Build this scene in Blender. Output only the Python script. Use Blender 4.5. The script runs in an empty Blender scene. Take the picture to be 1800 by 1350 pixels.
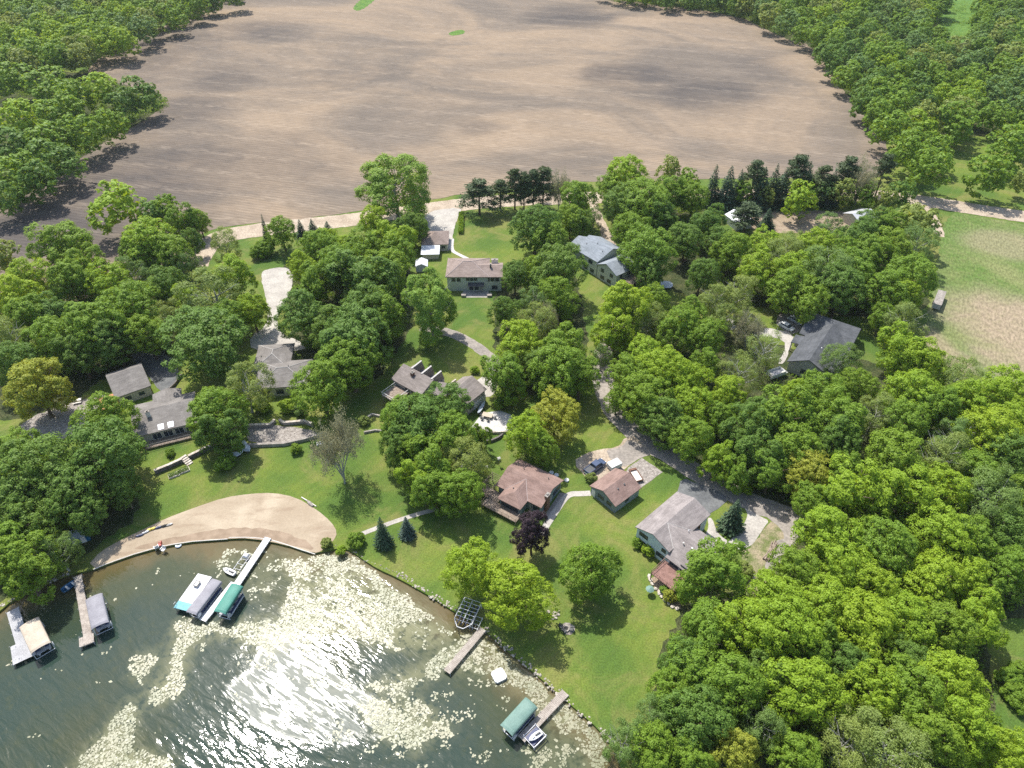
import bpy, bmesh, math, random
import numpy as np
from mathutils import Vector, Matrix, noise
from mathutils.geometry import tessellate_polygon

random.seed(7)
RNG = np.random.default_rng(11)
SC = bpy.context.scene
COL = SC.collection
R = math.radians

# ------------------------------------------------------------------ survey: where points of the photograph lie on the ground
F, CX, CY, CAMH, PITCH = 1250.0, 900.0, 675.0, 120.0, R(40)
CP, SP = math.cos(PITCH), math.sin(PITCH)

def G(px, py, z=0.0):
    u, v = (px - CX) / F, (py - CY) / F
    d = (u, CP - v * SP, -SP - v * CP)
    t = (CAMH - z) / -d[2]
    return Vector((d[0] * t, d[1] * t, z))

def proj(p):
    x, y, z = p[0], p[1], p[2] - CAMH
    dep = y * CP - z * SP
    up = y * SP + z * CP
    return CX + F * x / dep, CY - F * up / dep, dep

def height_for(base, top_py):
    lo, hi = 0.5, 40.0
    for _ in range(40):
        m = (lo + hi) / 2
        if proj((base[0], base[1], m))[1] > top_py: lo = m
        else: hi = m
    return lo

# ------------------------------------------------------------------ camera, light, sky
cam = bpy.data.cameras.new('camera'); cam.sensor_width = 36; cam.sensor_fit = 'HORIZONTAL'
cam.lens = 36 * F / 1800; cam.clip_start = 1; cam.clip_end = 6000
co = bpy.data.objects.new('camera', cam); COL.objects.link(co)
co.location = (0, 0, CAMH); co.rotation_euler = (R(90) - PITCH, 0, 0)
SC.camera = co

SUN = Vector((-0.296, 0.491, 0.971)).normalized()
sun = bpy.data.lights.new('sun', 'SUN'); sun.energy = 4.4; sun.angle = R(0.5); sun.color = (1.0, 0.955, 0.88)
so = bpy.data.objects.new('sun', sun); COL.objects.link(so)
so.rotation_euler = (-SUN).to_track_quat('-Z', 'Y').to_euler(); so.location = (0, 0, 300)
w = bpy.data.worlds.new('World'); SC.world = w; w.use_nodes = True
nt = w.node_tree; bg = nt.nodes['Background']
sky = nt.nodes.new('ShaderNodeTexSky'); sky.sky_type = 'NISHITA'; sky.sun_disc = False
sky.sun_elevation = math.asin(SUN.z); sky.sun_rotation = math.atan2(SUN.x, SUN.y) % (2 * math.pi)
sky.air_density = 1.2; sky.dust_density = 2.0
nt.links.new(sky.outputs[0], bg.inputs[0]); bg.inputs[1].default_value = 0.14
SC.view_settings.view_transform = 'Standard'; SC.view_settings.look = 'None'
SC.view_settings.exposure = 0.56; SC.view_settings.gamma = 1.0
SC.cycles.max_bounces = 6; SC.cycles.diffuse_bounces = 3; SC.cycles.glossy_bounces = 2
SC.cycles.transmission_bounces = 4; SC.cycles.volume_bounces = 0
SC.cycles.sample_clamp_indirect = 6
SC.cycles.use_denoising = False

# ------------------------------------------------------------------ materials
class NT:
    def __init__(s, name):
        s.m = bpy.data.materials.new(name); s.m.use_nodes = True
        s.t = s.m.node_tree; s.b = s.t.nodes['Principled BSDF']; s.out = s.t.nodes['Material Output']
    def n(s, kind, **kw):
        x = s.t.nodes.new(kind)
        for k, v in kw.items(): setattr(x, k, v)
        return x
    def l(s, a, b): s.t.links.new(a, b)
    def coord(s, which='Object', scale=(1, 1, 1), rot=0.0, loc=(0, 0, 0)):
        c = s.n('ShaderNodeTexCoord'); mp = s.n('ShaderNodeMapping')
        mp.vector_type = 'TEXTURE'; mp.inputs['Scale'].default_value = tuple(1 / q for q in scale); mp.inputs['Rotation'].default_value = (0, 0, -rot); mp.inputs['Location'].default_value = loc
        s.l(c.outputs[which], mp.inputs[0]); return mp.outputs[0]
    def noise(s, co, scale, detail=4, rough=.55, dist=0):
        x = s.n('ShaderNodeTexNoise'); x.inputs['Scale'].default_value = scale; x.inputs['Detail'].default_value = detail
        x.inputs['Roughness'].default_value = rough; x.inputs['Distortion'].default_value = dist
        s.l(co, x.inputs['Vector']); return x.outputs[0]
    def ramp(s, f, a, b, va=0.0, vb=1.0):
        x = s.n('ShaderNodeMapRange'); x.interpolation_type = 'SMOOTHSTEP'
        for i, v in enumerate((a, b, va, vb)): x.inputs[i + 1].default_value = v
        s.l(f, x.inputs[0]); return x.outputs[0]
    def mix(s, f, a, b, mode='MIX'):
        x = s.n('ShaderNodeMix', data_type='RGBA', blend_type=mode)
        for sock, v in ((x.inputs[0], f), (x.inputs[6], a), (x.inputs[7], b)):
            if isinstance(v, bpy.types.NodeSocket): s.l(v, sock)
            elif isinstance(v, (int, float)): sock.default_value = v
            else: sock.default_value = (*v, 1)
        return x.outputs[2]
    def math(s, op, a, b=None, c=None):
        x = s.n('ShaderNodeMath', operation=op)
        for i, v in enumerate((a, b, c)):
            if v is None: continue
            if isinstance(v, bpy.types.NodeSocket): s.l(v, x.inputs[i])
            else: x.inputs[i].default_value = v
        return x.outputs[0]
    def bump(s, h, strength, dist=.1):
        x = s.n('ShaderNodeBump'); x.inputs['Strength'].default_value = strength; x.inputs['Distance'].default_value = dist
        s.l(h, x.inputs['Height']); s.l(x.outputs[0], s.b.inputs['Normal']); return x
    def base(s, c, rough=.8, spec=.3):
        if isinstance(c, bpy.types.NodeSocket): s.l(c, s.b.inputs['Base Color'])
        else: s.b.inputs['Base Color'].default_value = (*c, 1)
        s.b.inputs['Roughness'].default_value = rough; s.b.inputs['Specular IOR Level'].default_value = spec
        return s.m

def mk(name, c1, c2, scale=1.0, rough=.8, spec=.25, bump=.0, fine=0.0, bscale=None, stretch=(1, 1, 1), rot=0):
    """two tones mixed by noise, optional finer mottling and bump"""
    t = NT(name); co = t.coord(scale=stretch, rot=rot)
    n1 = t.noise(co, scale, 5, .6)
    c = t.mix(t.ramp(n1, .32, .68), c1, c2)
    if fine:
        n2 = t.noise(co, scale * 9, 3, .6)
        c = t.mix(fine, c, t.mix(t.ramp(n2, .3, .7), (0, 0, 0), (1, 1, 1)), 'OVERLAY')
    if bump: t.bump(t.noise(co, bscale or scale * 6, 3, .6), bump, .05)
    return t.base(c, rough, spec)

def siding(name, col, pitch=.18):
    t = NT(name); co = t.coord(); sp = t.n('ShaderNodeSeparateXYZ'); t.l(co, sp.inputs[0])
    fr = t.math('FRACT', t.math('DIVIDE', sp.outputs[2], pitch))
    n = t.noise(co, .8, 3)
    c = t.mix(t.ramp(n, .3, .7), [x * .88 for x in col], col)
    c = t.mix(t.ramp(fr, .0, .25, .35, 0), c, [x * .6 for x in col])
    return t.base(c, .6, .3)

def shingle(name, a, b):
    t = NT(name); co = t.coord()
    n1 = t.noise(co, .35, 4, .6); n2 = t.noise(co, 5, 4, .75); n3 = t.noise(t.coord(scale=(.25, .25, 3)), 2.0, 3)
    c = t.mix(t.ramp(n1, .3, .7), a, b)
    c = t.mix(.32, c, t.mix(t.ramp(n2, .28, .72), (.12, .12, .12), (.88, .88, .88)), 'OVERLAY')
    c = t.mix(.25, c, t.mix(t.ramp(n3, .3, .7), (.25, .25, .25), (.8, .8, .8)), 'OVERLAY')
    t.bump(n2, .25, .02)
    return t.base(c, .9, .2)

MAT = {}
MAT['trunk'] = mk('bark', (.09, .065, .045), (.17, .135, .10), 2.0, .95, .1, .5, stretch=(1, 1, .25))
MAT['pale_trunk'] = mk('pale_bark', (.30, .30, .265), (.40, .40, .36), 2.0, .95, .1, .5, stretch=(1, 1, .25))
MAT['concrete'] = mk('concrete', (.34, .315, .285), (.44, .415, .375), .25, .85, .2, .05, .15)
MAT['concrete_pale'] = mk('pale_concrete', (.46, .445, .42), (.55, .53, .51), .35, .8, .2, .1, .2)
MAT['asphalt'] = mk('asphalt', (.105, .11, .115), (.16, .165, .165), .2, .9, .2, .08, .15)
MAT['lane'] = mk('worn_asphalt', (.235, .213, .19), (.33, .293, .258), .16, .92, .15, .08, .18)
MAT['gravel'] = mk('gravel', (.32, .258, .195), (.43, .36, .28), .22, .95, .1, .12, .22)
MAT['stone'] = mk('pale_stone', (.38, .33, .28), (.62, .57, .50), 1.2, .9, .2, .5, .4)
MAT['shore_rock'] = mk('shore_rock', (.24, .21, .175), (.46, .42, .36), 1.2, .9, .2, .5, .4)
MAT['stone_dark'] = mk('dark_block', (.10, .09, .085), (.19, .17, .16), 1.2, .9, .2, .5, .4)
MAT['stone_mid'] = mk('grey_block', (.22, .20, .18), (.34, .31, .28), 1.2, .9, .2, .5, .4)
MAT['timber'] = mk('weathered_timber', (.20, .155, .12), (.33, .27, .22), 1.5, .85, .2, .3, .3, stretch=(1, 1, 1))
MAT['dock_wood'] = mk('dock_boards', (.30, .26, .225), (.42, .375, .33), 1.2, .85, .2, .2, .3)
MAT['dock_white'] = mk('dock_white', (.56, .56, .58), (.64, .64, .66), .6, .5, .4, .05, .1)
MAT['dock_grey'] = mk('dock_grey', (.34, .34, .35), (.42, .42, .43), .8, .7, .3, .1, .2)
MAT['red_wood'] = mk('red_stained_wood', (.20, .115, .095), (.28, .165, .14), 1.2, .75, .2, .2, .3)
MAT['orange_wood'] = mk('orange_boards', (.52, .22, .12), (.62, .30, .18), 1.2, .75, .2, .2, .3)
MAT['white'] = mk('white_paint', (.66, .66, .66), (.74, .74, .73), .8, .45, .4)
MAT['offwhite'] = mk('offwhite_paint', (.60, .57, .52), (.70, .67, .62), .8, .55, .3)
MAT['metal'] = mk('aluminium', (.55, .56, .58), (.66, .67, .69), 1.0, .4, .5)
MAT['steel'] = mk('galvanised_steel', (.40, .41, .43), (.50, .51, .53), 1.0, .45, .5)
MAT['black'] = mk('black_rubber', (.02, .02, .02), (.035, .035, .035), 2, .7, .3)
MAT['dark_metal'] = mk('dark_metal', (.05, .055, .06), (.08, .085, .09), 2, .5, .4)
MAT['glass'] = NT('window_glass').base((.03, .045, .06), .08, .5)
MAT['glass_pale'] = NT('pale_acrylic').base((.82, .82, .92), .25, .5)
MAT['brick'] = mk('brown_brick', (.16, .085, .06), (.26, .15, .11), 3, .9, .2, .5, .4)
MAT['canvas_tan'] = mk('tan_canvas', (.44, .37, .29), (.51, .44, .355), .5, .7, .25, .1, .1)
MAT['canvas_grey'] = mk('grey_canvas', (.23, .225, .25), (.29, .285, .31), .5, .7, .25, .1, .1)
MAT['canvas_green'] = mk('teal_canvas', (.06, .215, .17), (.085, .265, .21), .5, .6, .3, .1, .1)
MAT['canvas_sage'] = mk('sage_canvas', (.13, .22, .19), (.17, .27, .23), .5, .6, .3, .1, .1)
MAT['canvas_blue'] = mk('blue_tarp', (.46, .52, .60), (.56, .62, .70), .7, .6, .3, .2, .1)
MAT['teal_mat'] = mk('teal_carpet', (.16, .36, .40), (.22, .44, .47), 1.0, .8, .2, .1, .2)
MAT['yellow'] = NT('yellow_plastic').base((.70, .55, .08), .4, .4)
MAT['red'] = NT('red_plastic').base((.42, .05, .04), .45, .4)
MAT['navy'] = NT('navy_plastic').base((.03, .045, .12), .35, .5)
MAT['blue_plastic'] = NT('blue_plastic').base((.02, .12, .24), .4, .4)
MAT['truck_paint'] = NT('blue_grey_paint').base((.06, .085, .15), .25, .6)
MAT['silver_paint'] = NT('silver_paint').base((.45, .47, .5), .3, .6)
MAT['seat'] = NT('pale_vinyl').base((.55, .52, .47), .6, .3)
MAT['pebbles'] = mk('pebble_bed', (.21, .185, .165), (.35, .32, .29), 1.5, .95, .1, .5, .8)
MAT['weedy'] = mk('weedy_soil', (.12, .145, .05), (.30, .25, .17), .45, .95, .1, .3, .3)
MAT['soil'] = mk('bare_soil', (.24, .185, .13), (.33, .265, .195), .6, .95, .1, .3, .5)

# ------------------------------------------------------------------ object helpers
class MB:
    """collects boxes, prisms, tubes and polygons into one mesh"""
    def __init__(s): s.v = []; s.f = []
    def add(s, vs, fs, M=None):
        k = len(s.v)
        s.v += [tuple(M @ Vector(p)) if M else tuple(p) for p in vs]
        s.f += [tuple(i + k for i in f) for f in fs]; return s
    def box(s, x0, x1, y0, y1, z0, z1, M=None):
        return s.add([(x0, y0, z0), (x1, y0, z0), (x1, y1, z0), (x0, y1, z0), (x0, y0, z1), (x1, y0, z1), (x1, y1, z1), (x0, y1, z1)],
                     [(0, 3, 2, 1), (4, 5, 6, 7), (0, 1, 5, 4), (1, 2, 6, 5), (2, 3, 7, 6), (3, 0, 4, 7)], M)
    def taper(s, x0, x1, y0, y1, z0, z1, ix, iy, M=None, ixb=None):
        ixb = ix if ixb is None else ixb
        return s.add([(x0, y0, z0), (x1, y0, z0), (x1, y1, z0), (x0, y1, z0), (x0 + ixb, y0 + iy, z1), (x1 - ix, y0 + iy, z1), (x1 - ix, y1 - iy, z1), (x0 + ixb, y1 - iy, z1)],
                     [(0, 3, 2, 1), (4, 5, 6, 7), (0, 1, 5, 4), (1, 2, 6, 5), (2, 3, 7, 6), (3, 0, 4, 7)], M)
    def prism(s, poly, z0, z1, M=None):
        n = len(poly); vs = [(p[0], p[1], z0) for p in poly] + [(p[0], p[1], z1) for p in poly]
        tris = tessellate_polygon([[Vector((p[0], p[1], 0)) for p in poly]])
        fs = [tuple(t) for t in tris] + [tuple(i + n for i in t) for t in tris] + [(i, (i + 1) % n, (i + 1) % n + n, i + n) for i in range(n)]
        return s.add(vs, fs, M)
    def slab(s, faces, th=.16, M=None):
        key = {}; vs = []; fi = []
        for f in faces:
            ids = []
            for p in f:
                k = tuple(round(c, 3) for c in p)
                if k not in key: key[k] = len(vs); vs.append(tuple(p))
                ids.append(key[k])
            fi.append(ids)
        n = len(vs); cnt = {}
        for f in fi:
            for a, b in zip(f, f[1:] + f[:1]): cnt[(a, b)] = 1
        fs = [tuple(f) for f in fi] + [tuple(i + n for i in reversed(f)) for f in fi]
        for (a, b) in cnt:
            if (b, a) not in cnt: fs.append((b, a, a + n, b + n))
        return s.add(vs + [(x, y, z - th) for x, y, z in vs], fs, M)
    def tube(s, pts, rad, n=6, M=None, cap=True):
        pts = [Vector(p) for p in pts]
        if not isinstance(rad, (list, tuple)): rad = [rad] * len(pts)
        vs = []; fs = []
        for i, p in enumerate(pts):
            d = (pts[min(i + 1, len(pts) - 1)] - pts[max(i - 1, 0)]).normalized()
            a = d.orthogonal().normalized() if i == 0 else (a - d * a.dot(d)).normalized()
            b = d.cross(a)
            for k in range(n):
                t = 2 * math.pi * k / n
                vs.append(p + (a * math.cos(t) + b * math.sin(t)) * rad[i])
        for i in range(len(pts) - 1):
            for k in range(n):
                fs.append((i * n + k, i * n + (k + 1) % n, (i + 1) * n + (k + 1) % n, (i + 1) * n + k))
        if cap: fs += [tuple(range(n))[::-1], tuple(range((len(pts) - 1) * n, len(pts) * n))]
        return s.add(vs, fs, M)
    def lathe(s, prof, n=14, M=None):
        vs = []; fs = []
        for r, z in prof:
            for k in range(n):
                t = 2 * math.pi * k / n; vs.append((r * math.cos(t), r * math.sin(t), z))
        for i in range(len(prof) - 1):
            for k in range(n): fs.append((i * n + k, i * n + (k + 1) % n, (i + 1) * n + (k + 1) % n, (i + 1) * n + k))
        fs += [tuple(range(n))[::-1], tuple(range((len(prof) - 1) * n, len(prof) * n))]
        return s.add(vs, fs, M)
    def build(s, name, mat, parent=None, loc=None, rz=None, smooth=False):
        me = bpy.data.meshes.new(name); me.from_pydata([tuple(v) for v in s.v], [], s.f); me.materials.append(mat)
        bm = bmesh.new(); bm.from_mesh(me); bmesh.ops.recalc_face_normals(bm, faces=bm.faces); bm.to_mesh(me); bm.free()
        if smooth: me.shade_smooth()
        o = bpy.data.objects.new(name, me); COL.objects.link(o)
        if parent: o.parent = parent
        if loc is not None: o.location = loc
        if rz is not None: o.rotation_euler = (0, 0, rz)
        return o

def tag(o, label, cat, group=None):
    o['label'] = label; o['category'] = cat
    if group: o['group'] = group
    return o
def thing(name, label, cat, loc=(0, 0, 0), rz=0.0, group=None):
    o = bpy.data.objects.new(name, None); COL.objects.link(o); o.empty_display_size = .5
    o.location = loc; o.rotation_euler = (0, 0, rz); return tag(o, label, cat, group)
def kids(o): return [c for c in COL.objects if c.parent == o]
def dup(root, loc, rz, label, scale=None):
    r = root.copy(); COL.objects.link(r); r.location = loc; r.rotation_euler = (0, 0, rz); r['label'] = label
    if scale: r.scale = scale
    for ch in kids(root):
        c = ch.copy(); COL.objects.link(c); c.parent = r
        for g in kids(ch):
            d = g.copy(); COL.objects.link(d); d.parent = c
    return r

def smooth_closed(pts, it=2, closed=True):
    for _ in range(it):
        q = []; n = len(pts)
        for i in range(n if closed else n - 1):
            a, b = pts[i], pts[(i + 1) % n]
            q += [(a[0] * .75 + b[0] * .25, a[1] * .75 + b[1] * .25), (a[0] * .25 + b[0] * .75, a[1] * .25 + b[1] * .75)]
        pts = q if closed else [pts[0]] + q + [pts[-1]]
    return pts
def rough_edge(pts, step=1.2, amp=.3, seed=0):
    out = []
    n = len(pts)
    for i in range(n):
        a, b = Vector(pts[i][:2]), Vector(pts[(i + 1) % n][:2]); L = (b - a).length; k = max(1, min(300, int(L / step)))
        nr = Vector((-(b - a).y, (b - a).x)).normalized() if L > 1e-6 else Vector((0, 0))
        for j in range(k):
            p = a.lerp(b, j / k); d = noise.noise(Vector((p.x * .5 + seed, p.y * .5, seed))) * amp * 1.6
            out.append((p.x + nr.x * d, p.y + nr.y * d))
    return out
def sheet(name, mat, px=None, world=None, z=.03, sm=0, amp=0.0, kind='structure', step=1.2):
    pts = [tuple(G(*p)[:2]) for p in px] if px else world
    if sm: pts = smooth_closed(pts, sm)
    if amp: pts = rough_edge(pts, step, amp, len(name))
    tris = tessellate_polygon([[Vector((x, y, 0)) for x, y in pts]])
    me = bpy.data.meshes.new(name); me.from_pydata([(x, y, z) for x, y in pts], [], [tuple(t) for t in tris]); me.materials.append(mat)
    bm = bmesh.new(); bm.from_mesh(me)
    for f in bm.faces:
        f.normal_update()
        if f.normal.z < 0: f.normal_flip()
    bm.to_mesh(me); bm.free()
    o = bpy.data.objects.new(name, me); COL.objects.link(o); o['kind'] = kind
    return o
def ribbon_pts(px, width):
    c = [tuple(G(*p)[:2]) for p in px]; c = smooth_closed(c, 2, False)
    L = []; Rr = []
    for i, p in enumerate(c):
        a = Vector(c[max(i - 1, 0)]); b = Vector(c[min(i + 1, len(c) - 1)]); d = (b - a).normalized(); n = Vector((-d.y, d.x)) * width / 2
        L.append((p[0] + n.x, p[1] + n.y)); Rr.append((p[0] - n.x, p[1] - n.y))
    return L + Rr[::-1]
# ================================================================== the setting: ground, field, roads, lake
SHORE = [(-260, 1190), (-60, 1118), (0, 1074), (20, 1056), (60, 1036), (110, 1012), (160, 1002), (190, 991), (250, 970), (320, 954), (400, 947),
         (440, 946), (500, 957), (550, 973), (572, 968), (600, 963), (618, 968), (636, 982), (664, 1000), (700, 1016), (760, 1050), (800, 1076), (850, 1106),
         (890, 1142), (950, 1192), (1000, 1236), (1060, 1288), (1088, 1330), (1110, 1420), (1120, 1600)]
shore_w = smooth_closed([tuple(G(*p)[:2]) for p in SHORE], 1, False)
WATER_Z = -.45

# lawn
t = NT('lawn_grass'); co_ = t.coord()
n1 = t.noise(co_, .045, 4, .55); n2 = t.noise(co_, .35, 4, .6); n3 = t.noise(co_, 3.2, 3, .7); n4 = t.noise(co_, .09, 5, .65, .8)
c = t.mix(t.ramp(n1, .36, .60), (.068, .122, .024), (.136, .178, .032))
c = t.mix(t.ramp(n2, .35, .7, 0, .55), c, (.086, .146, .026))
c = t.mix(t.ramp(n4, .44, .66, 0, .62), c, (.200, .185, .065))
wv = t.n('ShaderNodeTexWave'); wv.inputs['Scale'].default_value = .16; wv.inputs['Distortion'].default_value = 5; wv.inputs['Detail'].default_value = 2
wv.inputs['Detail Scale'].default_value = .3
t.l(t.coord(rot=R(35)), wv.inputs[0])
c = t.mix(.08, c, t.mix(wv.outputs[1], (.3, .3, .3), (.75, .75, .75)), 'OVERLAY')
c = t.mix(.4, c, t.mix(t.ramp(n3, .3, .7), (.18, .18, .18), (.82, .82, .82)), 'OVERLAY')
t.bump(n3, .5, .08)
MAT['lawn'] = t.base(c, .9, .12)
# leafy ground below the woods
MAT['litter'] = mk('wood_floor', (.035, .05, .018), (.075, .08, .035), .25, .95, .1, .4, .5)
# meadow of mixed dry grass
t = NT('dry_meadow'); co_ = t.coord()
n1 = t.noise(co_, .035, 5, .6, .6); n2 = t.noise(co_, .5, 4, .7); n3 = t.noise(t.coord(scale=(1, .35, 1), rot=.5), 1.6, 4, .7)
sp2 = t.n('ShaderNodeSeparateXYZ'); t.l(co_, sp2.inputs[0]); c = t.mix(t.ramp(n1, .42, .68), (.085, .148, .032), (.17, .19, .075))
for px, py, rx, ry, st_ in [(1795, 590, 140, 90, .95), (1770, 430, 90, 30, .55), (1660, 620, 40, 60, .7)]:
    cpt = G(px, py); ex = (G(px + rx, py) - G(px - rx, py)).length / 2; ey = (G(px, py - ry) - G(px, py + ry)).length / 2
    dx = t.math('MULTIPLY', t.math('SUBTRACT', sp2.outputs[0], cpt.x), 1 / ex); dy = t.math('MULTIPLY', t.math('SUBTRACT', sp2.outputs[1], cpt.y), 1 / ey)
    d = t.math('ADD', t.math('SQRT', t.math('ADD', t.math('MULTIPLY', dx, dx), t.math('MULTIPLY', dy, dy))), t.math('MULTIPLY', t.math('SUBTRACT', n1, .5), 1.6))
    c = t.mix(t.ramp(d, .45, 1.1, st_, 0), c, (.290, .228, .162))
c = t.mix(t.ramp(n2, .40, .75, 0, .4), c, (.19, .185, .085))
c = t.mix(.55, c, t.mix(t.ramp(n3, .25, .75), (.15, .15, .15), (.85, .85, .85)), 'OVERLAY')
t.bump(n2, .4, .1)
MAT['meadow'] = t.base(c, .95, .1)

BIG = 1500
left_end, right_end = shore_w[0], shore_w[-1]
ground_pts = [(-BIG, left_end[1] - 30), left_end] + list(shore_w[1:-1]) + [right_end, (right_end[0] + 5, -BIG), (BIG, -BIG), (BIG, BIG), (-BIG, BIG)]
tris = tessellate_polygon([[Vector((x, y, 0)) for x, y in ground_pts]])
vs = [(x, y, 0) for x, y in ground_pts]; fs = [tuple(x) for x in tris]
k = len(vs); ns = len(shore_w)
vs += [(x + 0.0, y, -2.2) for x, y in shore_w]                      # the bank drops below the water
fs += [(1 + i, 2 + i, k + i + 1, k + i) for i in range(ns - 1)]
me = bpy.data.meshes.new('ground'); me.from_pydata(vs, [], fs); me.materials.append(MAT['lawn'])
bm = bmesh.new(); bm.from_mesh(me); bmesh.ops.recalc_face_normals(bm, faces=bm.faces)
if sum(f.normal.z * f.calc_area() for f in bm.faces) < 0: bmesh.ops.reverse_faces(bm, faces=bm.faces)
bm.to_mesh(me); bm.free()
g = bpy.data.objects.new('ground', me); COL.objects.link(g); g['kind'] = 'structure'

# ploughed field
FIELD = [(-220, 560), (-160, 380), (40, 330), (120, 270), (120, 130), (300, 40), (430, -30), (520, -75), (900, -75), (1040, -30), (1100, 2), (1290, 24), (1370, 62), (1432, 76),
         (1462, 125), (1505, 180), (1560, 240), (1558, 290), (1540, 318), (1400, 312), (1250, 314), (1100, 322), (1000, 318), (900, 330), (820, 341),
         (740, 354), (640, 371), (560, 381), (470, 390), (400, 398), (350, 412), (300, 470), (60, 560)]
t = NT('ploughed_soil')
ra, rb = G(600, 230), G(953, 267); row = math.atan2(rb.y - ra.y, rb.x - ra.x)
co_ = t.coord(); cr = t.coord(rot=-row)
warp = t.noise(co_, .012, 4, .6)
n1 = t.noise(t.coord(scale=(.75, 1, 1), rot=-row), .013, 6, .62, .8)
n2 = t.noise(t.coord(scale=(.33, 1, 1), rot=-row), .10, 6, .68, .6)
n3 = t.noise(t.coord(scale=(.22, 1, 1), rot=-row), .8, 5, .75)
n5 = t.noise(co_, 1.2, 3, .8)
c = t.mix(t.ramp(n1, .36, .66), (.144, .121, .099), (.262, .200, .141))
c = t.mix(t.ramp(n2, .40, .75, 0, .24), c, (.29, .236, .186))
# damp darker soil in the hollows
sp = t.n('ShaderNodeSeparateXYZ'); t.l(co_, sp.inputs[0])
wx = t.noise(t.coord(loc=(31, 7, 0)), .02, 4, .6); wy = t.noise(t.coord(loc=(-57, 90, 0)), .02, 4, .6)
damp = None
for (px, py, rx, ry, st) in [(1110, 128, 130, 26, .85), (1230, 165, 120, 42, .8), (1000, 30, 110, 22, .75), (1120, 150, 60, 45, .4), (440, 52, 110, 26, .7), (390, 140, 90, 40, .6), (330, 195, 90, 45, .65),
                             (250, 310, 230, 90, .85), (60, 410, 240, 70, .9), (840, 225, 60, 16, .55), (300, 95, 120, 55, .6), (620, 130, 120, 30, .25), (470, 290, 170, 70, .5), (180, 200, 120, 60, .6), (1330, 120, 60, 40, .4)]:
    cpt = G(px, py); ex = (G(px + rx, py) - G(px - rx, py)).length / 2; ey = (G(px, py - ry) - G(px, py + ry)).length / 2
    dx = t.math('MULTIPLY', t.math('ADD', t.math('SUBTRACT', sp.outputs[0], cpt.x), t.math('MULTIPLY', t.math('SUBTRACT', wx, .5), 1.6 * ex)), 1 / ex)
    dy = t.math('MULTIPLY', t.math('ADD', t.math('SUBTRACT', sp.outputs[1], cpt.y), t.math('MULTIPLY', t.math('SUBTRACT', wy, .5), 1.6 * ey)), 1 / ey)
    d = t.math('SQRT', t.math('ADD', t.math('MULTIPLY', dx, dx), t.math('MULTIPLY', dy, dy)))
    m = t.ramp(d, .25, 1.15, st, 0)
    damp = m if damp is None else t.math('MAXIMUM', damp, m)
damp = t.math('MULTIPLY', damp, t.ramp(n2, .25, .75, 1.0, .65))
c = t.mix(damp, c, (.068, .063, .062))
wv = t.n('ShaderNodeTexWave', bands_direction='Y'); wv.inputs['Scale'].default_value = .17; wv.inputs['Distortion'].default_value = 3; wv.inputs['Detail'].default_value = 2; wv.inputs['Detail Scale'].default_value = .1
t.l(cr, wv.inputs[0])
c = t.mix(.2, c, t.mix(wv.outputs[1], (.32, .32, .32), (.68, .68, .68)), 'OVERLAY')
wl_ = t.n('ShaderNodeTexWave', bands_direction='Y'); wl_.inputs['Scale'].default_value = .018; wl_.inputs['Distortion'].default_value = 9; wl_.inputs['Detail'].default_value = 2; wl_.inputs['Detail Scale'].default_value = .15
t.l(cr, wl_.inputs[0])
c = t.mix(t.math('MULTIPLY', t.ramp(wl_.outputs[1], .80, 1.0, 0, .2), t.ramp(n3, .4, .65)), c, (.38, .31, .235))
c = t.mix(.24, c, t.mix(t.ramp(n3, .3, .7), (.2, .2, .2), (.8, .8, .8)), 'OVERLAY')
c = t.mix(t.ramp(n5, .66, .78, 0, .35), c, (.40, .32, .21))
t.bump(wv.outputs[1], .25, .12)
MAT['field'] = t.base(c, .97, .08)
sheet('ploughed_field', MAT['field'], FIELD, z=.05, sm=1, amp=.9, step=4)
MAT['weed'] = mk('weedy_grass', (.07, .15, .03), (.12, .20, .04), .2, .9, .1, .4, .5)
o = sheet('grass_patch', MAT['weed'], [(619, 16), (627, 6), (640, -4), (662, -6), (655, 4), (640, 15), (628, 20)], z=.09, sm=2, amp=1.2, step=2)
o = sheet('grass_patch', MAT['weed'], [(787, 60), (795, 55), (812, 52), (819, 56), (812, 61), (795, 63)], z=.09, sm=2, amp=.8, step=1.5)

# ---- the ground under the woods
sheet('wood_floor', MAT['litter'], [(1050, 620), (1075, 560), (1200, 560), (1330, 600), (1560, 640), (1700, 690), (1850, 700), (1900, 1080), (1730, 1090), (1760, 1200), (1740, 1310), (1850, 1400), (1100, 1500),
                                    (1130, 1300), (1180, 1080), (1240, 1040), (1330, 1040), (1400, 960), (1440, 920), (1280, 850), (1180, 780), (1090, 715)], z=.018, sm=1, amp=1.0)
sheet('wood_floor', MAT['litter'], [(-250, 470), (-60, 440), (120, 470), (300, 500), (340, 560), (300, 640), (180, 660), (120, 720), (-100, 760)], z=.018, sm=1, amp=1.0)
sheet('wood_floor', MAT['litter'], [(-200, 330), (-60, 120), (120, 120), (290, 170), (270, 205), (180, 250), (100, 310), (20, 360), (-80, 400)], z=.085, sm=1, amp=1.0)
sheet('wood_floor', MAT['litter'], [(500, 440), (640, 430), (720, 450), (730, 560), (700, 620), (640, 690), (540, 660), (500, 560)], z=.018, sm=1, amp=1.0)
sheet('wood_floor', MAT['litter'], [(870, 470), (1000, 440), (1030, 560), (1035, 690), (960, 700), (870, 680)], z=.018, sm=1, amp=1.0)
sheet('wood_floor', MAT['litter'], [(1050, 350), (1250, 340), (1260, 460), (1400, 450), (1620, 460), (1640, 560), (1500, 560), (1380, 540), (1200, 540), (1080, 400)], z=.018, sm=1, amp=1.0)
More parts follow.
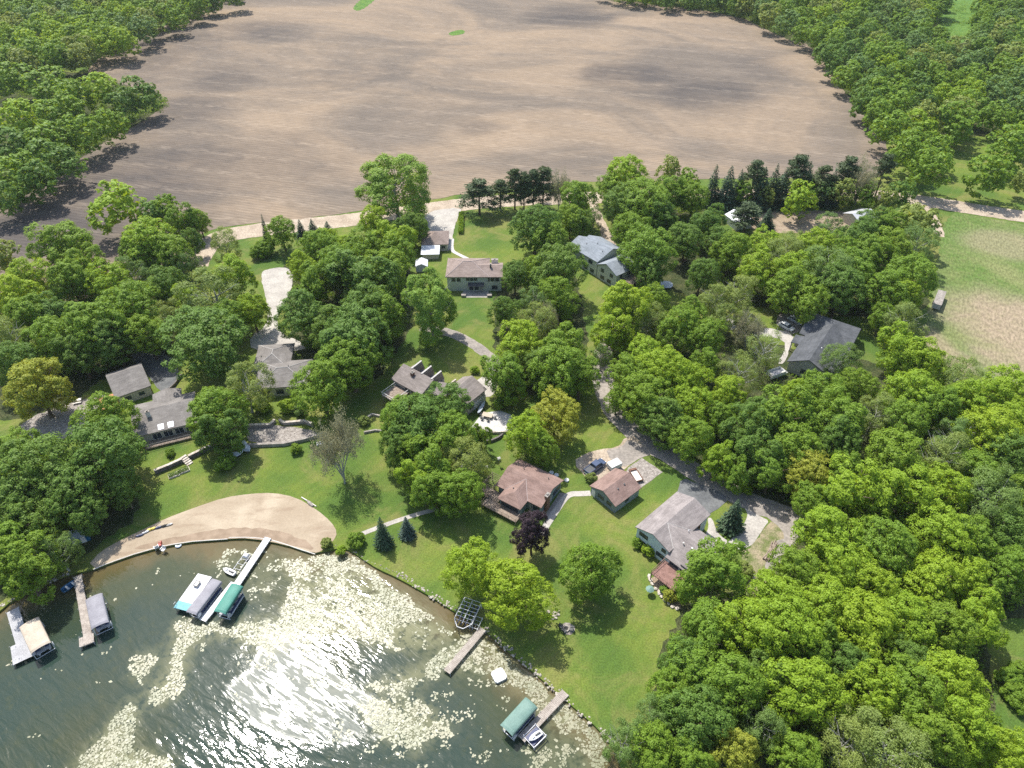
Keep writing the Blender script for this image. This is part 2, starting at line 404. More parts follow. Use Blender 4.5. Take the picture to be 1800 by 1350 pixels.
sheet('wood_floor', MAT['litter'], [(-200, 980), (-100, 800), (150, 790), (240, 860), (250, 905), (170, 960), (120, 1000), (20, 1045), (-60, 1100)], z=.018, sm=1, amp=.8)
sheet('wood_floor', MAT['litter'], [(1290, 18), (1370, 66), (1432, 80), (1500, 185), (1556, 240), (1600, 262), (1700, 235), (1850, 250), (1900, 0), (1700, -70), (1200, -60)], z=.085, sm=1, amp=1.0)
sheet('wood_floor', MAT['litter'], [(430, -45), (130, 100), (-150, 130), (-200, -60), (420, -90)], z=.085, sm=1, amp=1.0)

sheet('meadow', MAT['weed'], [(1650, -60), (1715, -60), (1728, 20), (1712, 66), (1672, 84), (1655, 50), (1640, 10)], z=.1, sm=1, amp=1.0)
sheet('meadow', MAT['weed'], [(1745, 70), (1850, 40), (1860, 110), (1760, 105)], z=.1, sm=1, amp=1.0)
# ---- meadow on the right edge
sheet('meadow', MAT['meadow'], [(1665, 372), (1720, 380), (1830, 400), (1950, 420), (1950, 700), (1740, 668), (1650, 640), (1615, 600), (1640, 520), (1652, 430)], z=.022, sm=1, amp=.8)
sheet('clearing', MAT['lawn'], [(1735, 1095), (1850, 1080), (1900, 1310), (1765, 1305), (1742, 1200)], z=.026, sm=1, amp=.6)

# ---- roads and drives
sheet('gravel_road', MAT['gravel'], world=ribbon_pts([(338, 470), (352, 440), (385, 416), (440, 406), (510, 398), (580, 391), (660, 381), (740, 369), (830, 357), (920, 351), (1050, 347), (1250, 343), (1420, 342), (1560, 344), (1640, 356), (1720, 369), (1800, 381), (1950, 400)], 10), z=.06, amp=.35)
sheet('gravel_road', MAT['gravel'], world=ribbon_pts([(1626, 362), (1640, 380), (1650, 405), (1652, 416)], 3.2), z=.034, amp=.3)
sheet('driveway', MAT['concrete'], [(748, 372), (812, 364), (806, 380), (797, 404), (794, 430), (790, 442), (782, 440), (783, 420), (745, 412), (735, 400)], z=.066, sm=1, amp=.25)
sheet('footpath', MAT['concrete_pale'], world=ribbon_pts([(795, 420), (793, 440), (805, 447), (822, 455)], 1.3), z=.072)
sheet('driveway', MAT['concrete'], [(459, 480), (466, 474), (498, 469), (514, 476), (514, 500), (505, 524), (490, 548), (486, 570), (500, 590), (530, 600), (540, 618), (440, 618), (440, 590), (468, 575), (472, 540), (462, 505)], z=.03, sm=1, amp=.2)
sheet('lane', MAT['lane'], world=ribbon_pts([(1086, 560), (1066, 604), (1056, 650), (1062, 688), (1082, 728), (1118, 764), (1180, 803), (1240, 840), (1300, 874), (1360, 898), (1410, 914)], 5.4), z=.03, amp=.3)
sheet('lane', MAT['lane'], [(1330, 884), (1365, 893), (1420, 905), (1416, 935), (1400, 956), (1376, 964), (1372, 1000), (1345, 1010), (1350, 960), (1385, 942), (1360, 918), (1318, 890)], z=.036, sm=1, amp=.35)
sheet('driveway', MAT['gravel'], [(1006, 812), (1028, 797), (1056, 790), (1082, 788), (1102, 768), (1118, 766), (1146, 796), (1125, 803), (1106, 818), (1082, 836), (1062, 846), (1036, 846)], z=.042, sm=1, amp=.25)
sheet('driveway', MAT['lane'], [(1066, 792), (1092, 786), (1106, 770), (1150, 796), (1126, 804), (1104, 820), (1084, 818), (1070, 800)], z=.048, sm=1, amp=.3)
sheet('gravel_pad', MAT['pebbles'], [(1128, 805), (1165, 830), (1126, 858), (1096, 838), (1104, 822)], z=.036, amp=.1)
sheet('driveway', MAT['asphalt'], [(1196, 846), (1206, 842), (1217, 847), (1246, 855), (1284, 876), (1262, 894), (1240, 908), (1214, 892), (1190, 868)], z=.042, sm=0, amp=.12)
sheet('driveway', MAT['concrete'], [(1309, 893), (1349, 914), (1350, 918), (1322, 958), (1302, 968), (1280, 953), (1298, 935), (1310, 918), (1314, 904)], z=.048, sm=0, amp=.1)
sheet('weedy_ground', MAT['weedy'], [(1322, 960), (1350, 919), (1366, 914), (1388, 942), (1378, 966), (1350, 1012), (1340, 1060), (1306, 1045), (1300, 972)], z=.033, sm=1, amp=.5)
sheet('footpath', MAT['concrete'], [(1243, 910), (1252, 911), (1258, 930), (1266, 942), (1281, 952), (1268, 962), (1252, 952), (1239, 942), (1246, 926)], z=.054, sm=1)
sheet('footpath', MAT['concrete'], world=ribbon_pts([(1038, 867), (1020, 868), (1003, 868), (992, 876), (976, 900), (960, 924), (950, 940)], 1.5), z=.036)
sheet('footpath', MAT['concrete'], world=ribbon_pts([(622, 944), (650, 933), (690, 918), (730, 905), (770, 894), (815, 878)], 1.1), z=.036)
sheet('lane', MAT['lane'], world=ribbon_pts([(740, 575), (770, 579), (800, 588), (830, 604), (852, 620), (868, 634), (876, 650)], 3.4), z=.03, amp=.2)
sheet('driveway', MAT['concrete'], [(848, 662), (862, 640), (880, 648), (872, 690), (858, 700), (846, 690), (836, 670)], z=.038, sm=1, amp=.15)
sheet('patio', MAT['concrete_pale'], [(823, 758), (848, 726), (880, 722), (900, 730), (899, 756), (878, 758)], z=.04)
sheet('patio', MAT['concrete'], [(814, 510), (859, 510), (858, 523), (815, 523)], z=.03)
sheet('patio', MAT['lane'], [(958, 905), (984, 866), (998, 868), (976, 904), (962, 925)], z=.03)
sheet('driveway', MAT['concrete'], [(1272, 556), (1330, 576), (1365, 578), (1396, 588), (1392, 604), (1378, 640), (1366, 640), (1384, 606), (1365, 592), (1320, 592), (1270, 575)], z=.034, sm=1, amp=.3)
sheet('driveway', MAT['lane'], [(1370, 548), (1412, 548), (1420, 566), (1400, 590), (1376, 580), (1362, 566)], z=.04, sm=1, amp=.3)
sheet('driveway', MAT['gravel'], [(1030, 350), (1048, 350), (1058, 380), (1075, 412), (1086, 436), (1068, 440), (1052, 400), (1040, 372)], z=.034, sm=1, amp=.3)
sheet('farmyard', MAT['soil'], [(1290, 372), (1360, 366), (1450, 372), (1530, 372), (1540, 395), (1460, 404), (1390, 412), (1330, 404), (1288, 392)], z=.03, sm=1, amp=.6)
sheet('pebble_bed', MAT['pebbles'], [(45, 738), (100, 715), (140, 706), (180, 690), (186, 700), (150, 745), (120, 775), (60, 772), (25, 758)], z=.03, sm=1, amp=.4)
sheet('pebble_bed', MAT['pebbles'], [(430, 756), (450, 748), (500, 748), (550, 756), (562, 768), (500, 778), (440, 782)], z=.03, sm=1, amp=.3)
sheet('driveway', MAT['asphalt'], [(225, 612), (300, 620), (318, 660), (305, 690), (280, 690), (262, 660), (238, 640)], z=.03, sm=1, amp=.2)
sheet('fire_pit_base', MAT['pebbles'], [(982, 1103), (996, 1092), (1014, 1104), (1000, 1120)], z=.03, sm=1, amp=.1)
sheet('planting_bed', MAT['soil'], [(1143, 1018), (1152, 1012), (1190, 1045), (1200, 1072), (1186, 1070), (1158, 1046)], z=.03, sm=1, amp=.1)

# ---- beach
t = NT('beach_sand'); co_ = t.coord()
n1 = t.noise(co_, .10, 5, .6, .6); n2 = t.noise(co_, 2.2, 4, .75); n3 = t.noise(t.coord(scale=(.3, 1, 1), rot=-.1), .5, 4, .6)
c = t.mix(t.ramp(n1, .35, .65), (.335, .270, .195), (.43, .36, .268))
c = t.mix(t.ramp(n3, .5, .72, 0, .5), c, (.24, .172, .12))
c = t.mix(.16, c, t.mix(t.ramp(n2, .3, .7), (.25, .25, .25), (.75, .75, .75)), 'OVERLAY')
t.bump(n2, .15, .05)
MAT['sand'] = t.base(c, .95, .1)
bw = [p for p in shore_w if 158 < proj((p[0], p[1], 0))[0] < 560]
sheet('beach', MAT['sand'], world=smooth_closed([tuple(G(*p)[:2]) for p in [(158, 990), (176, 970), (205, 953), (245, 934), (290, 912), (340, 893), (396, 874), (440, 868), (480, 866), (520, 874), (556, 895), (583, 918), (593, 936), (587, 950), (574, 962), (562, 970)]], 1, False) + bw[::-1], z=.03)
t = NT('wet_sand'); co_ = t.coord(); n1 = t.noise(co_, .4, 4)
MAT['wetsand'] = t.base(t.mix(t.ramp(n1, .35, .65), (.19, .13, .08), (.27, .195, .13)), .6, .3)
sheet('wet_beach', MAT['wetsand'], [(230, 962), (300, 946), (380, 930), (450, 926), (520, 940), (552, 962), (545, 968), (502, 955), (442, 944.5), (400, 945), (320, 952), (250, 967.5)], z=.036, sm=1, amp=.35)

# ---- floating lily pads and algae
def inside(p, poly):
    x, y = p; r = False; j = len(poly) - 1
    for i in range(len(poly)):
        xi, yi = poly[i]; xj, yj = poly[j]
        if (yi > y) != (yj > y) and x < (xj - xi) * (y - yi) / (yj - yi) + xi: r = not r
        j = i
    return r
PADS = [(.80, [(585, 975), (615, 973), (660, 1012), (715, 1050), (770, 1092), (798, 1112), (790, 1130), (760, 1140), (690, 1142), (620, 1122), (560, 1125), (500, 1132), (500, 1060), (520, 1000), (550, 985)]),
        (.80, [(487, 985), (530, 978), (560, 1005), (578, 1080), (560, 1120), (490, 1140), (480, 1110), (518, 1040), (505, 1005)]),
        (.84, [(305, 1100), (340, 1086), (390, 1098), (440, 1090), (480, 1085), (500, 1120), (470, 1150), (420, 1130), (380, 1118), (342, 1132), (328, 1160), (325, 1200), (305, 1228), (270, 1238), (260, 1215), (290, 1180), (300, 1150), (303, 1120)]),
        (.62, [(243, 1150), (275, 1146), (280, 1160), (262, 1185), (248, 1198), (232, 1180)]),
        (.85, [(228, 1230), (243, 1245), (237, 1280), (228, 1310), (300, 1340), (260, 1380), (110, 1380), (145, 1330), (190, 1280)]),
        (.70, [(640, 1208), (700, 1182), (760, 1158), (790, 1128), (830, 1116), (860, 1140), (880, 1172), (850, 1186), (790, 1172), (740, 1202), (700, 1222)]),
        (.66, [(690, 1215), (740, 1228), (782, 1262), (793, 1288), (760, 1298), (730, 1325), (660, 1290), (630, 1245)]),
        (.74, [(840, 1108), (890, 1150), (945, 1196), (1000, 1242), (1056, 1292), (1076, 1330), (1010, 1292), (970, 1280), (925, 1222), (880, 1190), (850, 1165), (800, 1180), (812, 1120)]),
        (.30, [(940, 1290), (1000, 1280), (1070, 1320), (1090, 1380), (930, 1380)]),
        (.26, [(365, 975), (420, 965), (470, 970), (500, 1000), (470, 1060), (440, 1050), (430, 1010), (380, 1010)]),
        (.16, [(560, 1110), (700, 1140), (800, 1180), (900, 1200), (960, 1300), (900, 1380), (700, 1380), (560, 1300), (420, 1200), (350, 1180), (380, 1120)]),
        (.012, [(-50, 1120), (200, 1000), (400, 960), (600, 1000), (900, 1190), (1050, 1310), (1050, 1400), (-50, 1400)])]
# ---- lake
def seg_dist(p, poly):
    best = 1e9
    for a, b in zip(poly, poly[1:]):
        ax, ay = a; bx, by = b; dx, dy = bx - ax, by - ay; L = dx * dx + dy * dy
        s = 0 if L == 0 else max(0, min(1, ((p[0] - ax) * dx + (p[1] - ay) * dy) / L))
        best = min(best, math.hypot(p[0] - ax - s * dx, p[1] - ay - s * dy))
    return best
gx = list(np.arange(-110, 40, 1.5)); gy = list(np.arange(20, 104, 1.5))
gx = [-900, -300] + gx + [60]; gy = [-900, -200] + gy + [130]
vs = [(x, y, WATER_Z) for y in gy for x in gx]; W = len(gx)
fs = [(j * W + i, j * W + i + 1, (j + 1) * W + i + 1, (j + 1) * W + i) for j in range(len(gy) - 1) for i in range(W - 1)]
me = bpy.data.meshes.new('lake'); me.from_pydata(vs, [], fs)
at = me.attributes.new('shore', 'FLOAT', 'POINT'); at.data.foreach_set('value', [min(60.0, seg_dist(v, shore_w)) for v in vs])
FILM = [(455, 1105), (520, 1095), (556, 1126), (570, 1160), (600, 1190), (640, 1215), (700, 1250), (690, 1292), (600, 1312), (520, 1302), (450, 1275), (400, 1230), (385, 1205), (430, 1180), (455, 1150)]
AF = []
for v in vs:
    px, py, _ = proj(v) if v[1] > 0 else (0, 0, 0); AF.append((px, py))
def soft(pt, poly, w_):
    d = seg_dist(pt, poly + [poly[0]]); return max(0.0, min(1.0, .5 + (d if inside(pt, poly) else -d) / (2 * w_)))
at = me.attributes.new('algae', 'FLOAT', 'POINT'); at.data.foreach_set('value', [max((soft(q, P_, 16) * min(1, d_ * 1.15) for d_, P_ in PADS if d_ > .2), default=0) if q[1] > 900 else 0.0 for q in AF])
at = me.attributes.new('film', 'FLOAT', 'POINT'); at.data.foreach_set('value', [soft(q, FILM, 26) if q[1] > 900 else 0.0 for q in AF])
t = NT('lake_water'); co_ = t.coord()
a = t.n('ShaderNodeAttribute', attribute_name='shore'); sh = a.outputs['Fac']
n1 = t.noise(co_, .09, 5, .6, .5); n2 = t.noise(co_, .7, 4, .7); n4 = t.noise(co_, .035, 4, .6)
sd = t.math('ADD', sh, t.math('MULTIPLY', t.math('SUBTRACT', n1, .5), 14))
c = t.mix(t.ramp(sd, .6, 7), (.105, .082, .036), (.044, .058, .030))
c = t.mix(t.ramp(sd, 6, 17), c, (.027, .048, .037))
c = t.mix(t.ramp(n4, .5, .68, 0, .6), c, (.055, .060, .024))
c = t.mix(t.ramp(n2, .5, .75, 0, .35), c, (.07, .075, .03))
al = t.n('ShaderNodeAttribute', attribute_name='algae').outputs['Fac']
c = t.mix(t.math('MULTIPLY', al, t.ramp(n2, .34, .54)), c, (.175, .178, .098))
fm = t.n('ShaderNodeAttribute', attribute_name='film').outputs['Fac']
wr = R(33)
w1 = t.noise(t.coord(scale=(.30, 1.0, 1), rot=wr), .95, 2.5, .5, .5)
w2 = t.noise(t.coord(scale=(.5, 1.0, 1), rot=wr + .5), 3.6, 3, .65)
w0 = t.noise(t.coord(scale=(.4, 1, 1), rot=wr - .1), .30, 2, .5)
hh = t.math('ADD', t.math('ADD', t.math('MULTIPLY', w1, .55), t.math('MULTIPLY', w2, .03)), t.math('MULTIPLY', w0, .8))
sw = t.n('ShaderNodeSeparateXYZ'); t.l(co_, sw.inputs[0])
bs = t.math('ADD', t.ramp(sw.outputs[1], G(500, 1330).y, G(500, 1230).y, .80, .42), t.math('MULTIPLY', fm, -.12))
bp = t.bump(hh, .66, .35); t.l(bs, bp.inputs['Strength'])
w3 = t.noise(t.coord(scale=(.22, 1.0, 1), rot=wr), 1.1, 4, .6, .6)
fs_ = t.math('MULTIPLY', t.ramp(t.math('ADD', fm, t.math('MULTIPLY', t.math('SUBTRACT', n1, .5), .7)), .35, .75), t.ramp(w3, .40, .58, .1, 1))
t.l(t.ramp(fs_, 0, 1, .075, .40), t.b.inputs['Roughness'])
t.b.inputs['IOR'].default_value = 1.33
t.base(c, .06, .5); MAT['water'] = t.m
t.l(t.ramp(fs_, 0, 1, .075, .40), t.b.inputs['Roughness'])
me.materials.append(MAT['water']); me.shade_smooth()
lake = bpy.data.objects.new('lake', me); COL.objects.link(lake); lake['kind'] = 'structure'
# lake bed below
MB().add([(-900, -900, -2.1), (60, -900, -2.1), (60, 130, -2.1), (-900, 130, -2.1)], [(0, 1, 2, 3)]).build('lake_bed', MAT['wetsand'])['kind'] = 'structure'

HOLES = [[(690, 1100), (740, 1092), (790, 1112), (792, 1140), (745, 1150), (700, 1135)], [(545, 1122), (600, 1116), (680, 1140), (742, 1162), (742, 1195), (690, 1204), (640, 1200), (590, 1180), (556, 1155)], [(330, 1128), (400, 1120), (420, 1150), (395, 1200), (340, 1205), (325, 1180)], [(600, 1000), (640, 1010), (660, 1040), (640, 1060), (610, 1030)], [(540, 1010), (570, 1000), (575, 1040), (552, 1050)]]
rp = random.Random(4); pv = []; pf = []
PB = [(min(p[0] for p in q), max(p[0] for p in q), min(p[1] for p in q), max(p[1] for p in q)) for _, q in PADS]
st = .25
for j in range(int((104 - 34) / st)):
    for i in range(int((30 + 92) / st)):
        x = -92 + i * st + rp.uniform(-.15, .15); y = 34 + j * st + rp.uniform(-.15, .15)
        px, py, _ = proj((x, y, WATER_Z))
        if not (-20 < px < 1100 and 955 < py < 1370): continue
        d = 0
        jx = px + 16 * noise.noise(Vector((x * .22, y * .22, 3))) + 7 * noise.noise(Vector((x * .9, y * .9, 9))); jy = py + 16 * noise.noise(Vector((x * .22, y * .22, 7))) + 7 * noise.noise(Vector((x * .9, y * .9, 5)))
        for (den, q), bb in zip(PADS, PB):
            if den > d and bb[0] - 1 < jx < bb[1] + 1 and bb[2] - 1 < jy < bb[3] + 1 and inside((jx, jy), q): d = den
        if d == 0: continue
        if any(inside((jx, jy), q) for q in HOLES): d *= .22
        nn = .5 + .5 * noise.fractal(Vector((x * .33, y * .33, 1)), 1.0, 2.0, 4) + .22 * noise.noise(Vector((x * 1.7, y * 1.7, 4)))
        if nn > .20 + d * .68 - .12 * (d < .05) and rp.random() > d * .10: continue
        if seg_dist((x, y), shore_w) < .5 or (.02 < d < .2 and rp.random() > .5): continue
        r = .06 + .24 * rp.random() ** 1.6; k = len(pv); n = 7; z = WATER_Z + .012 + rp.random() * .05; a0 = rp.random() * 6.3
        el = rp.uniform(.6, 1); ca, sa = math.cos(a0), math.sin(a0); tx, ty = rp.gauss(0, .03), rp.gauss(0, .03)
        for q in range(n):
            th = 2 * math.pi * q / n; rr = r * rp.uniform(.75, 1.15); ux, uy = rr * math.cos(th), rr * math.sin(th) * el
            pv.append((x + ux * ca - uy * sa, y + ux * sa + uy * ca, z + ux * tx + uy * ty))
        pf.append(tuple(range(k, k + n)))
t = NT('lily_pads'); gi = t.n('ShaderNodeNewGeometry'); rnd = gi.outputs['Random Per Island']
n1 = t.noise(t.coord(), .10, 4, .6); n2 = t.noise(t.coord(), .5, 3, .6)
c = t.mix(t.ramp(n1, .38, .62), (.170, .185, .100), (.262, .253, .160))
c = t.mix(t.math('MULTIPLY', rnd, .45), c, (.15, .15, .07))
c = t.mix(t.ramp(n2, .55, .75, 0, .4), c, (.22, .25, .12))
MAT['pads'] = t.base(c, .42, .5)
o = MB(); o.v = pv; o.f = pf
o = o.build('lily_pads', MAT['pads']); o['kind'] = 'stuff'; o['label'] = 'pale floating lily pads and algae drifting in patches on the lake'; o['category'] = 'lily pads'
# ================================================================== trees: meshes
def leafmat(name, col, trans=.36, vary=.35, tcol=None):
    t = NT(name); gi = t.n('ShaderNodeNewGeometry'); oi = t.n('ShaderNodeObjectInfo')
    dark = [x * .72 for x in col]; warm = (min(1, col[0] * 1.3), col[1] * 1.12, col[2] * .95); cool = (col[0] * .80, col[1] * .93, col[2] * 1.1)
    c = t.mix(gi.outputs['Random Per Island'], dark, [x * 1.25 for x in col])
    c = t.mix(t.math('MULTIPLY', oi.outputs['Random'], vary * 1.9), c, t.mix(.75, c, warm))
    c = t.mix(t.math('MULTIPLY', t.math('FRACT', t.math('MULTIPLY', oi.outputs['Random'], 7.31)), vary * 1.2), c, cool)
    t.base(c, .55, .22)
    tr = t.n('ShaderNodeBsdfTranslucent'); t.l(t.mix(.6, c, tcol or (min(1, col[0] * 2.3), min(1, col[1] * 1.8), col[2] * .6)), tr.inputs[0])
    ms = t.n('ShaderNodeMixShader'); ms.inputs[0].default_value = trans
    t.l(t.b.outputs[0], ms.inputs[1]); t.l(tr.outputs[0], ms.inputs[2]); t.l(ms.outputs[0], t.out.inputs[0])
    return t.m
LEAF = {'L': leafmat('lime_leaves', (.245, .365, .028)), 'M': leafmat('mid_leaves', (.175, .285, .030)), 'D': leafmat('dark_leaves', (.132, .228, .038)),
        'O': leafmat('olive_leaves', (.215, .285, .070)), 'Y': leafmat('yellowing_leaves', (.310, .345, .045)), 'G': leafmat('grey_green_leaves', (.160, .255, .065)),
        'C': leafmat('poplar_leaves', (.210, .335, .055)), 'R': leafmat('purple_leaves', (.045, .028, .038), .2), 'B': leafmat('bud_leaves', (.33, .315, .185), .28, .10, (.42, .41, .22)),
        'S': leafmat('spruce_needles', (.065, .115, .058), .15), 'U': leafmat('blue_spruce_needles', (.080, .125, .092), .12), 'P': leafmat('pine_needles', (.085, .125, .055), .15),
        'T': leafmat('tan_leaves', (.20, .20, .105), .3)}

def unit(a): return a / np.maximum(np.linalg.norm(a, axis=-1, keepdims=True), 1e-9)
def cards(cen, nor, size, rng, aspect=1.0, along=None):
    """one small four-sided leaf per row"""
    n = len(cen)
    ref = rng.normal(size=(n, 3)) if along is None else along
    tx = unit(np.cross(nor, ref)); ty = np.cross(nor, tx)
    if along is not None: tx, ty = ty, tx
    s = np.asarray(size).reshape(-1, 1) * .5
    a = cen + tx * s * aspect; b = cen + ty * s * .62; c = cen - tx * s * aspect; d = cen - ty * s * .62
    return np.stack([a, b, c, d], 1).reshape(-1, 3)
def quads_mesh(name, V, mat):
    n = len(V) // 4
    me = bpy.data.meshes.new(name); me.vertices.add(n * 4); me.loops.add(n * 4); me.polygons.add(n)
    me.vertices.foreach_set('co', V.astype(np.float32).ravel()); me.loops.foreach_set('vertex_index', np.arange(n * 4, dtype=np.int32))
    me.polygons.foreach_set('loop_start', np.arange(0, n * 4, 4, dtype=np.int32))
    me.update(calc_edges=True); me.materials.append(mat); return me

def crown_verts(rng, D=12., h=14., z0=1.3, nl=11, ncl=26, nlf=36, leaf=.40, clump=(.085, .15), spread=.62, fill=900, lob=(.34, .5), rag=0.0, drop=0.0):
    Rr = D / 2; zc = (z0 + h) / 2; rv = (h - z0) / 2; sc = np.array([Rr, Rr, rv]); C0 = np.array([0, 0, zc])
    L = []
    off = rng.uniform(0, 6.28)
    for i in range(nl):
        u = (i + .5) / nl; zz = 1 - 1.82 * u + rng.normal() * .08; zz = max(-.88, min(1, zz)); th = off + i * 2.399963 + rng.normal() * .35
        q = math.sqrt(max(0, 1 - zz * zz)); d = np.array([q * math.cos(th), q * math.sin(th), zz])
        k = spread * rng.uniform(.78, 1.2 + rag); L.append((d * k, rng.uniform(*lob)))
    L.append((np.array([0, 0, .1]), .55))
    P, Nn, S = [], [], []
    for d, r in L:
        c = C0 + d * sc
        for _ in range(ncl):
            v = unit(rng.normal(size=3) + d * .9 + np.array([0, 0, .25])); p = d + v * r * rng.uniform(.80, 1.08)
            if any(np.linalg.norm(p - d2) < r2 * .72 for d2, r2 in L if d2 is not d): continue
            if drop and rng.random() < drop: continue
            w = C0 + p * sc; rc = Rr * rng.uniform(*clump)
            m = int(nlf * rng.uniform(.7, 1.3))
            dr = unit(rng.normal(size=(m, 3)) + v * .55 + np.array([0, 0, .35])); rr = rc * rng.uniform(.55, 1.06, (m, 1))
            pos = w + dr * rr * np.array([1.12, 1.12, .78]); P.append(pos)
            Nn.append(unit(dr * .95 + unit(p) * .30 + np.array([0, 0, .30]) + rng.normal(size=(m, 3)) * .27)); S.append(leaf * rng.uniform(.7, 1.3, m))
    if fill:
        q = unit(rng.normal(size=(fill, 3))) * (rng.uniform(.15, .74, (fill, 1)) ** .6) * .80
        P.append(C0 + q * sc); Nn.append(unit(rng.normal(size=(fill, 3)) + np.array([0, 0, .3]))); S.append(np.full(fill, leaf * 1.9))
    P = np.concatenate(P); rad = np.hypot(P[:, 0], P[:, 1]); P[:, :2] *= Rr / np.percentile(rad, 98.5); P[:, 2] = z0 + (P[:, 2] - z0) * (h - z0) / (np.percentile(P[:, 2], 99.7) - z0); ok = P[:, 2] > .3
    return cards(P[ok], np.concatenate(Nn)[ok], np.concatenate(S)[ok], rng, 1.0)

CROWN = {}
CROWN['round'] = [quads_mesh('crown', crown_verts(np.random.default_rng(s), nl=14 + s % 3, ncl=24, nlf=46, leaf=.36, clump=(.10, .165)), LEAF['M']) for s in range(5)]
CROWN['tall'] = [quads_mesh('crown', crown_verts(np.random.default_rng(20 + s), nl=17, ncl=20, nlf=44, leaf=.36, clump=(.10, .165), lob=(.26, .4), spread=.68, rag=.2), LEAF['M']) for s in range(4)]
CROWN['airy'] = [quads_mesh('crown', crown_verts(np.random.default_rng(40 + s), nl=20, ncl=24, nlf=34, leaf=.27, clump=(.10, .19), lob=(.20, .32), spread=.74, rag=.25, fill=160, drop=.18), LEAF['O']) for s in range(4)]
CROWN['poplar'] = [quads_mesh('crown', crown_verts(np.random.default_rng(50 + s), nl=22, ncl=32, nlf=50, leaf=.30, clump=(.09, .16), lob=(.22, .34), spread=.72, rag=.2, fill=400, drop=.05), LEAF['C']) for s in range(2)]
CROWN['sparse'] = [quads_mesh('crown', crown_verts(np.random.default_rng(60 + s), nl=22, ncl=20, nlf=24, leaf=.24, clump=(.10, .2), lob=(.18, .3), spread=.76, rag=.3, fill=40, drop=.40), LEAF['O']) for s in range(2)]
CROWN['shrub'] = [quads_mesh('crown', crown_verts(np.random.default_rng(80 + s), D=12, h=9, z0=.2, nl=9, ncl=24, nlf=34, leaf=.62, clump=(.12, .2), fill=250), LEAF['M']) for s in range(3)]

def trunk_mesh(seed, h=14., r=.32, limbs=7, top=.60, first=.22, spread=4.0, rise=.8, mat='trunk', sub=2):
    rg = random.Random(seed); b = MB()
    pts = [(0, 0, -.3)]; x = y = 0
    for i in range(1, 6):
        x += rg.uniform(-.16, .16); y += rg.uniform(-.16, .16); pts.append((x, y, h * top * i / 5))
    b.tube(pts, [r * 1.35, r, r * .88, r * .74, r * .6, r * .42], 8)
    for i in range(limbs):
        f = first + (top - first) * (i + .5) / limbs; z = h * f; a = i * 2.4 + rg.uniform(-.4, .4); L = spread * rg.uniform(.7, 1.1)
        j = min(4, int(f / top * 5)); bx, by = pts[j][0], pts[j][1]
        p = [Vector((bx, by, z))]
        for k in range(1, 4):
            q = k / 3; p.append(Vector((bx + math.cos(a + .15 * k) * L * q, by + math.sin(a + .15 * k) * L * q, z + L * rise * q ** 1.15)))
        rr = r * .45 * (1 - .45 * (f - first)); b.tube(p, [rr, rr * .72, rr * .5, rr * .22], 6)
        for k in range(sub):
            s = p[1 + k % 2]; aa = a + rg.choice((-1, 1)) * rg.uniform(.5, 1.0); l2 = L * .5
            b.tube([s, s + Vector((math.cos(aa) * l2 * .5, math.sin(aa) * l2 * .5, l2 * .45)), s + Vector((math.cos(aa) * l2, math.sin(aa) * l2, l2 * .8))], [rr * .5, rr * .32, rr * .12], 5)
    o = b.build('trunk', MAT[mat]); me = o.data; bpy.data.objects.remove(o); return me
TRUNK = [trunk_mesh(s) for s in range(4)]
PALE = [trunk_mesh(50 + s, limbs=11, sub=3, mat='pale_trunk', spread=4.3, rise=.9, r=.26) for s in range(2)]
STEM = [trunk_mesh(70, h=9, r=.12, limbs=6, top=.5, first=.05, spread=3.5, sub=1)]

def spruce_verts(rng, H=10., Rb=2.5, lv=30, z0=.45, nd=9):
    P, Nn, S, A = [], [], [], []
    for i in range(lv):
        u = i / (lv - 1); z = z0 + (H - z0) * u; r = Rb * (1 - u) ** .80 * rng.uniform(.8, 1.15) + .14; nb = int(5 + 11 * (1 - u))
        for b in range(nb):
            th = 2 * math.pi * (b + rng.uniform(-.35, .35)) / nb + i * 1.1; rr = r * rng.uniform(.78, 1.12); d = np.array([math.cos(th), math.sin(th), 0])
            n = max(3, int(nd * rr / Rb * 1.5) + 2)
            t = rng.uniform(.18, 1.0, n) ** .75; side = np.array([-d[1], d[0], 0]); lat = rng.normal(size=n) * .15 * rr * (1.1 - t)
            pos = np.array([0, 0, z]) + d * (t * rr)[:, None] + side * lat[:, None] + np.array([0, 0, 1]) * (-.28 * rr * t ** 1.5 + .10 * rr * t ** 4 + rng.normal(size=n) * .05)[:, None]
            P.append(pos); Nn.append(unit(np.array([0, 0, 1.0]) + d * .45 + rng.normal(size=(n, 3)) * .4)); S.append(rng.uniform(.34, .6, n) * (0.55 + .45 * (1 - u))); A.append(np.repeat((d + side * rng.normal() * .4)[None], n, 0))
    return cards(np.concatenate(P), np.concatenate(Nn), np.concatenate(S), rng, 1.0, np.concatenate(A))
CROWN['spruce'] = [quads_mesh('crown', spruce_verts(np.random.default_rng(s), nd=14), LEAF['S']) for s in range(3)]
def pine_verts(rng, H=14., n=84):
    P, Nn, S = [], [], []
    for i in range(n):
        u = rng.uniform(0, 1) ** .8; z = 3.0 + (H - 3.2) * u; r = (3.2 * (1 - u) ** .5 + .3) * rng.uniform(.35, 1.0); th = i * 2.4; rc = rng.uniform(.65, 1.25) * (1.1 - .3 * u)
        c = np.array([r * math.cos(th), r * math.sin(th), z]); m = 80; d = unit(rng.normal(size=(m, 3)) + np.array([0, 0, .3]))
        P.append(c + d * rng.uniform(.3, 1, (m, 1)) * rc * np.array([1.15, 1.15, .62])); Nn.append(unit(d + rng.normal(size=(m, 3)) * .6)); S.append(rng.uniform(.25, .5, m))
    return cards(np.concatenate(P), np.concatenate(Nn), np.concatenate(S), rng, 1.0)
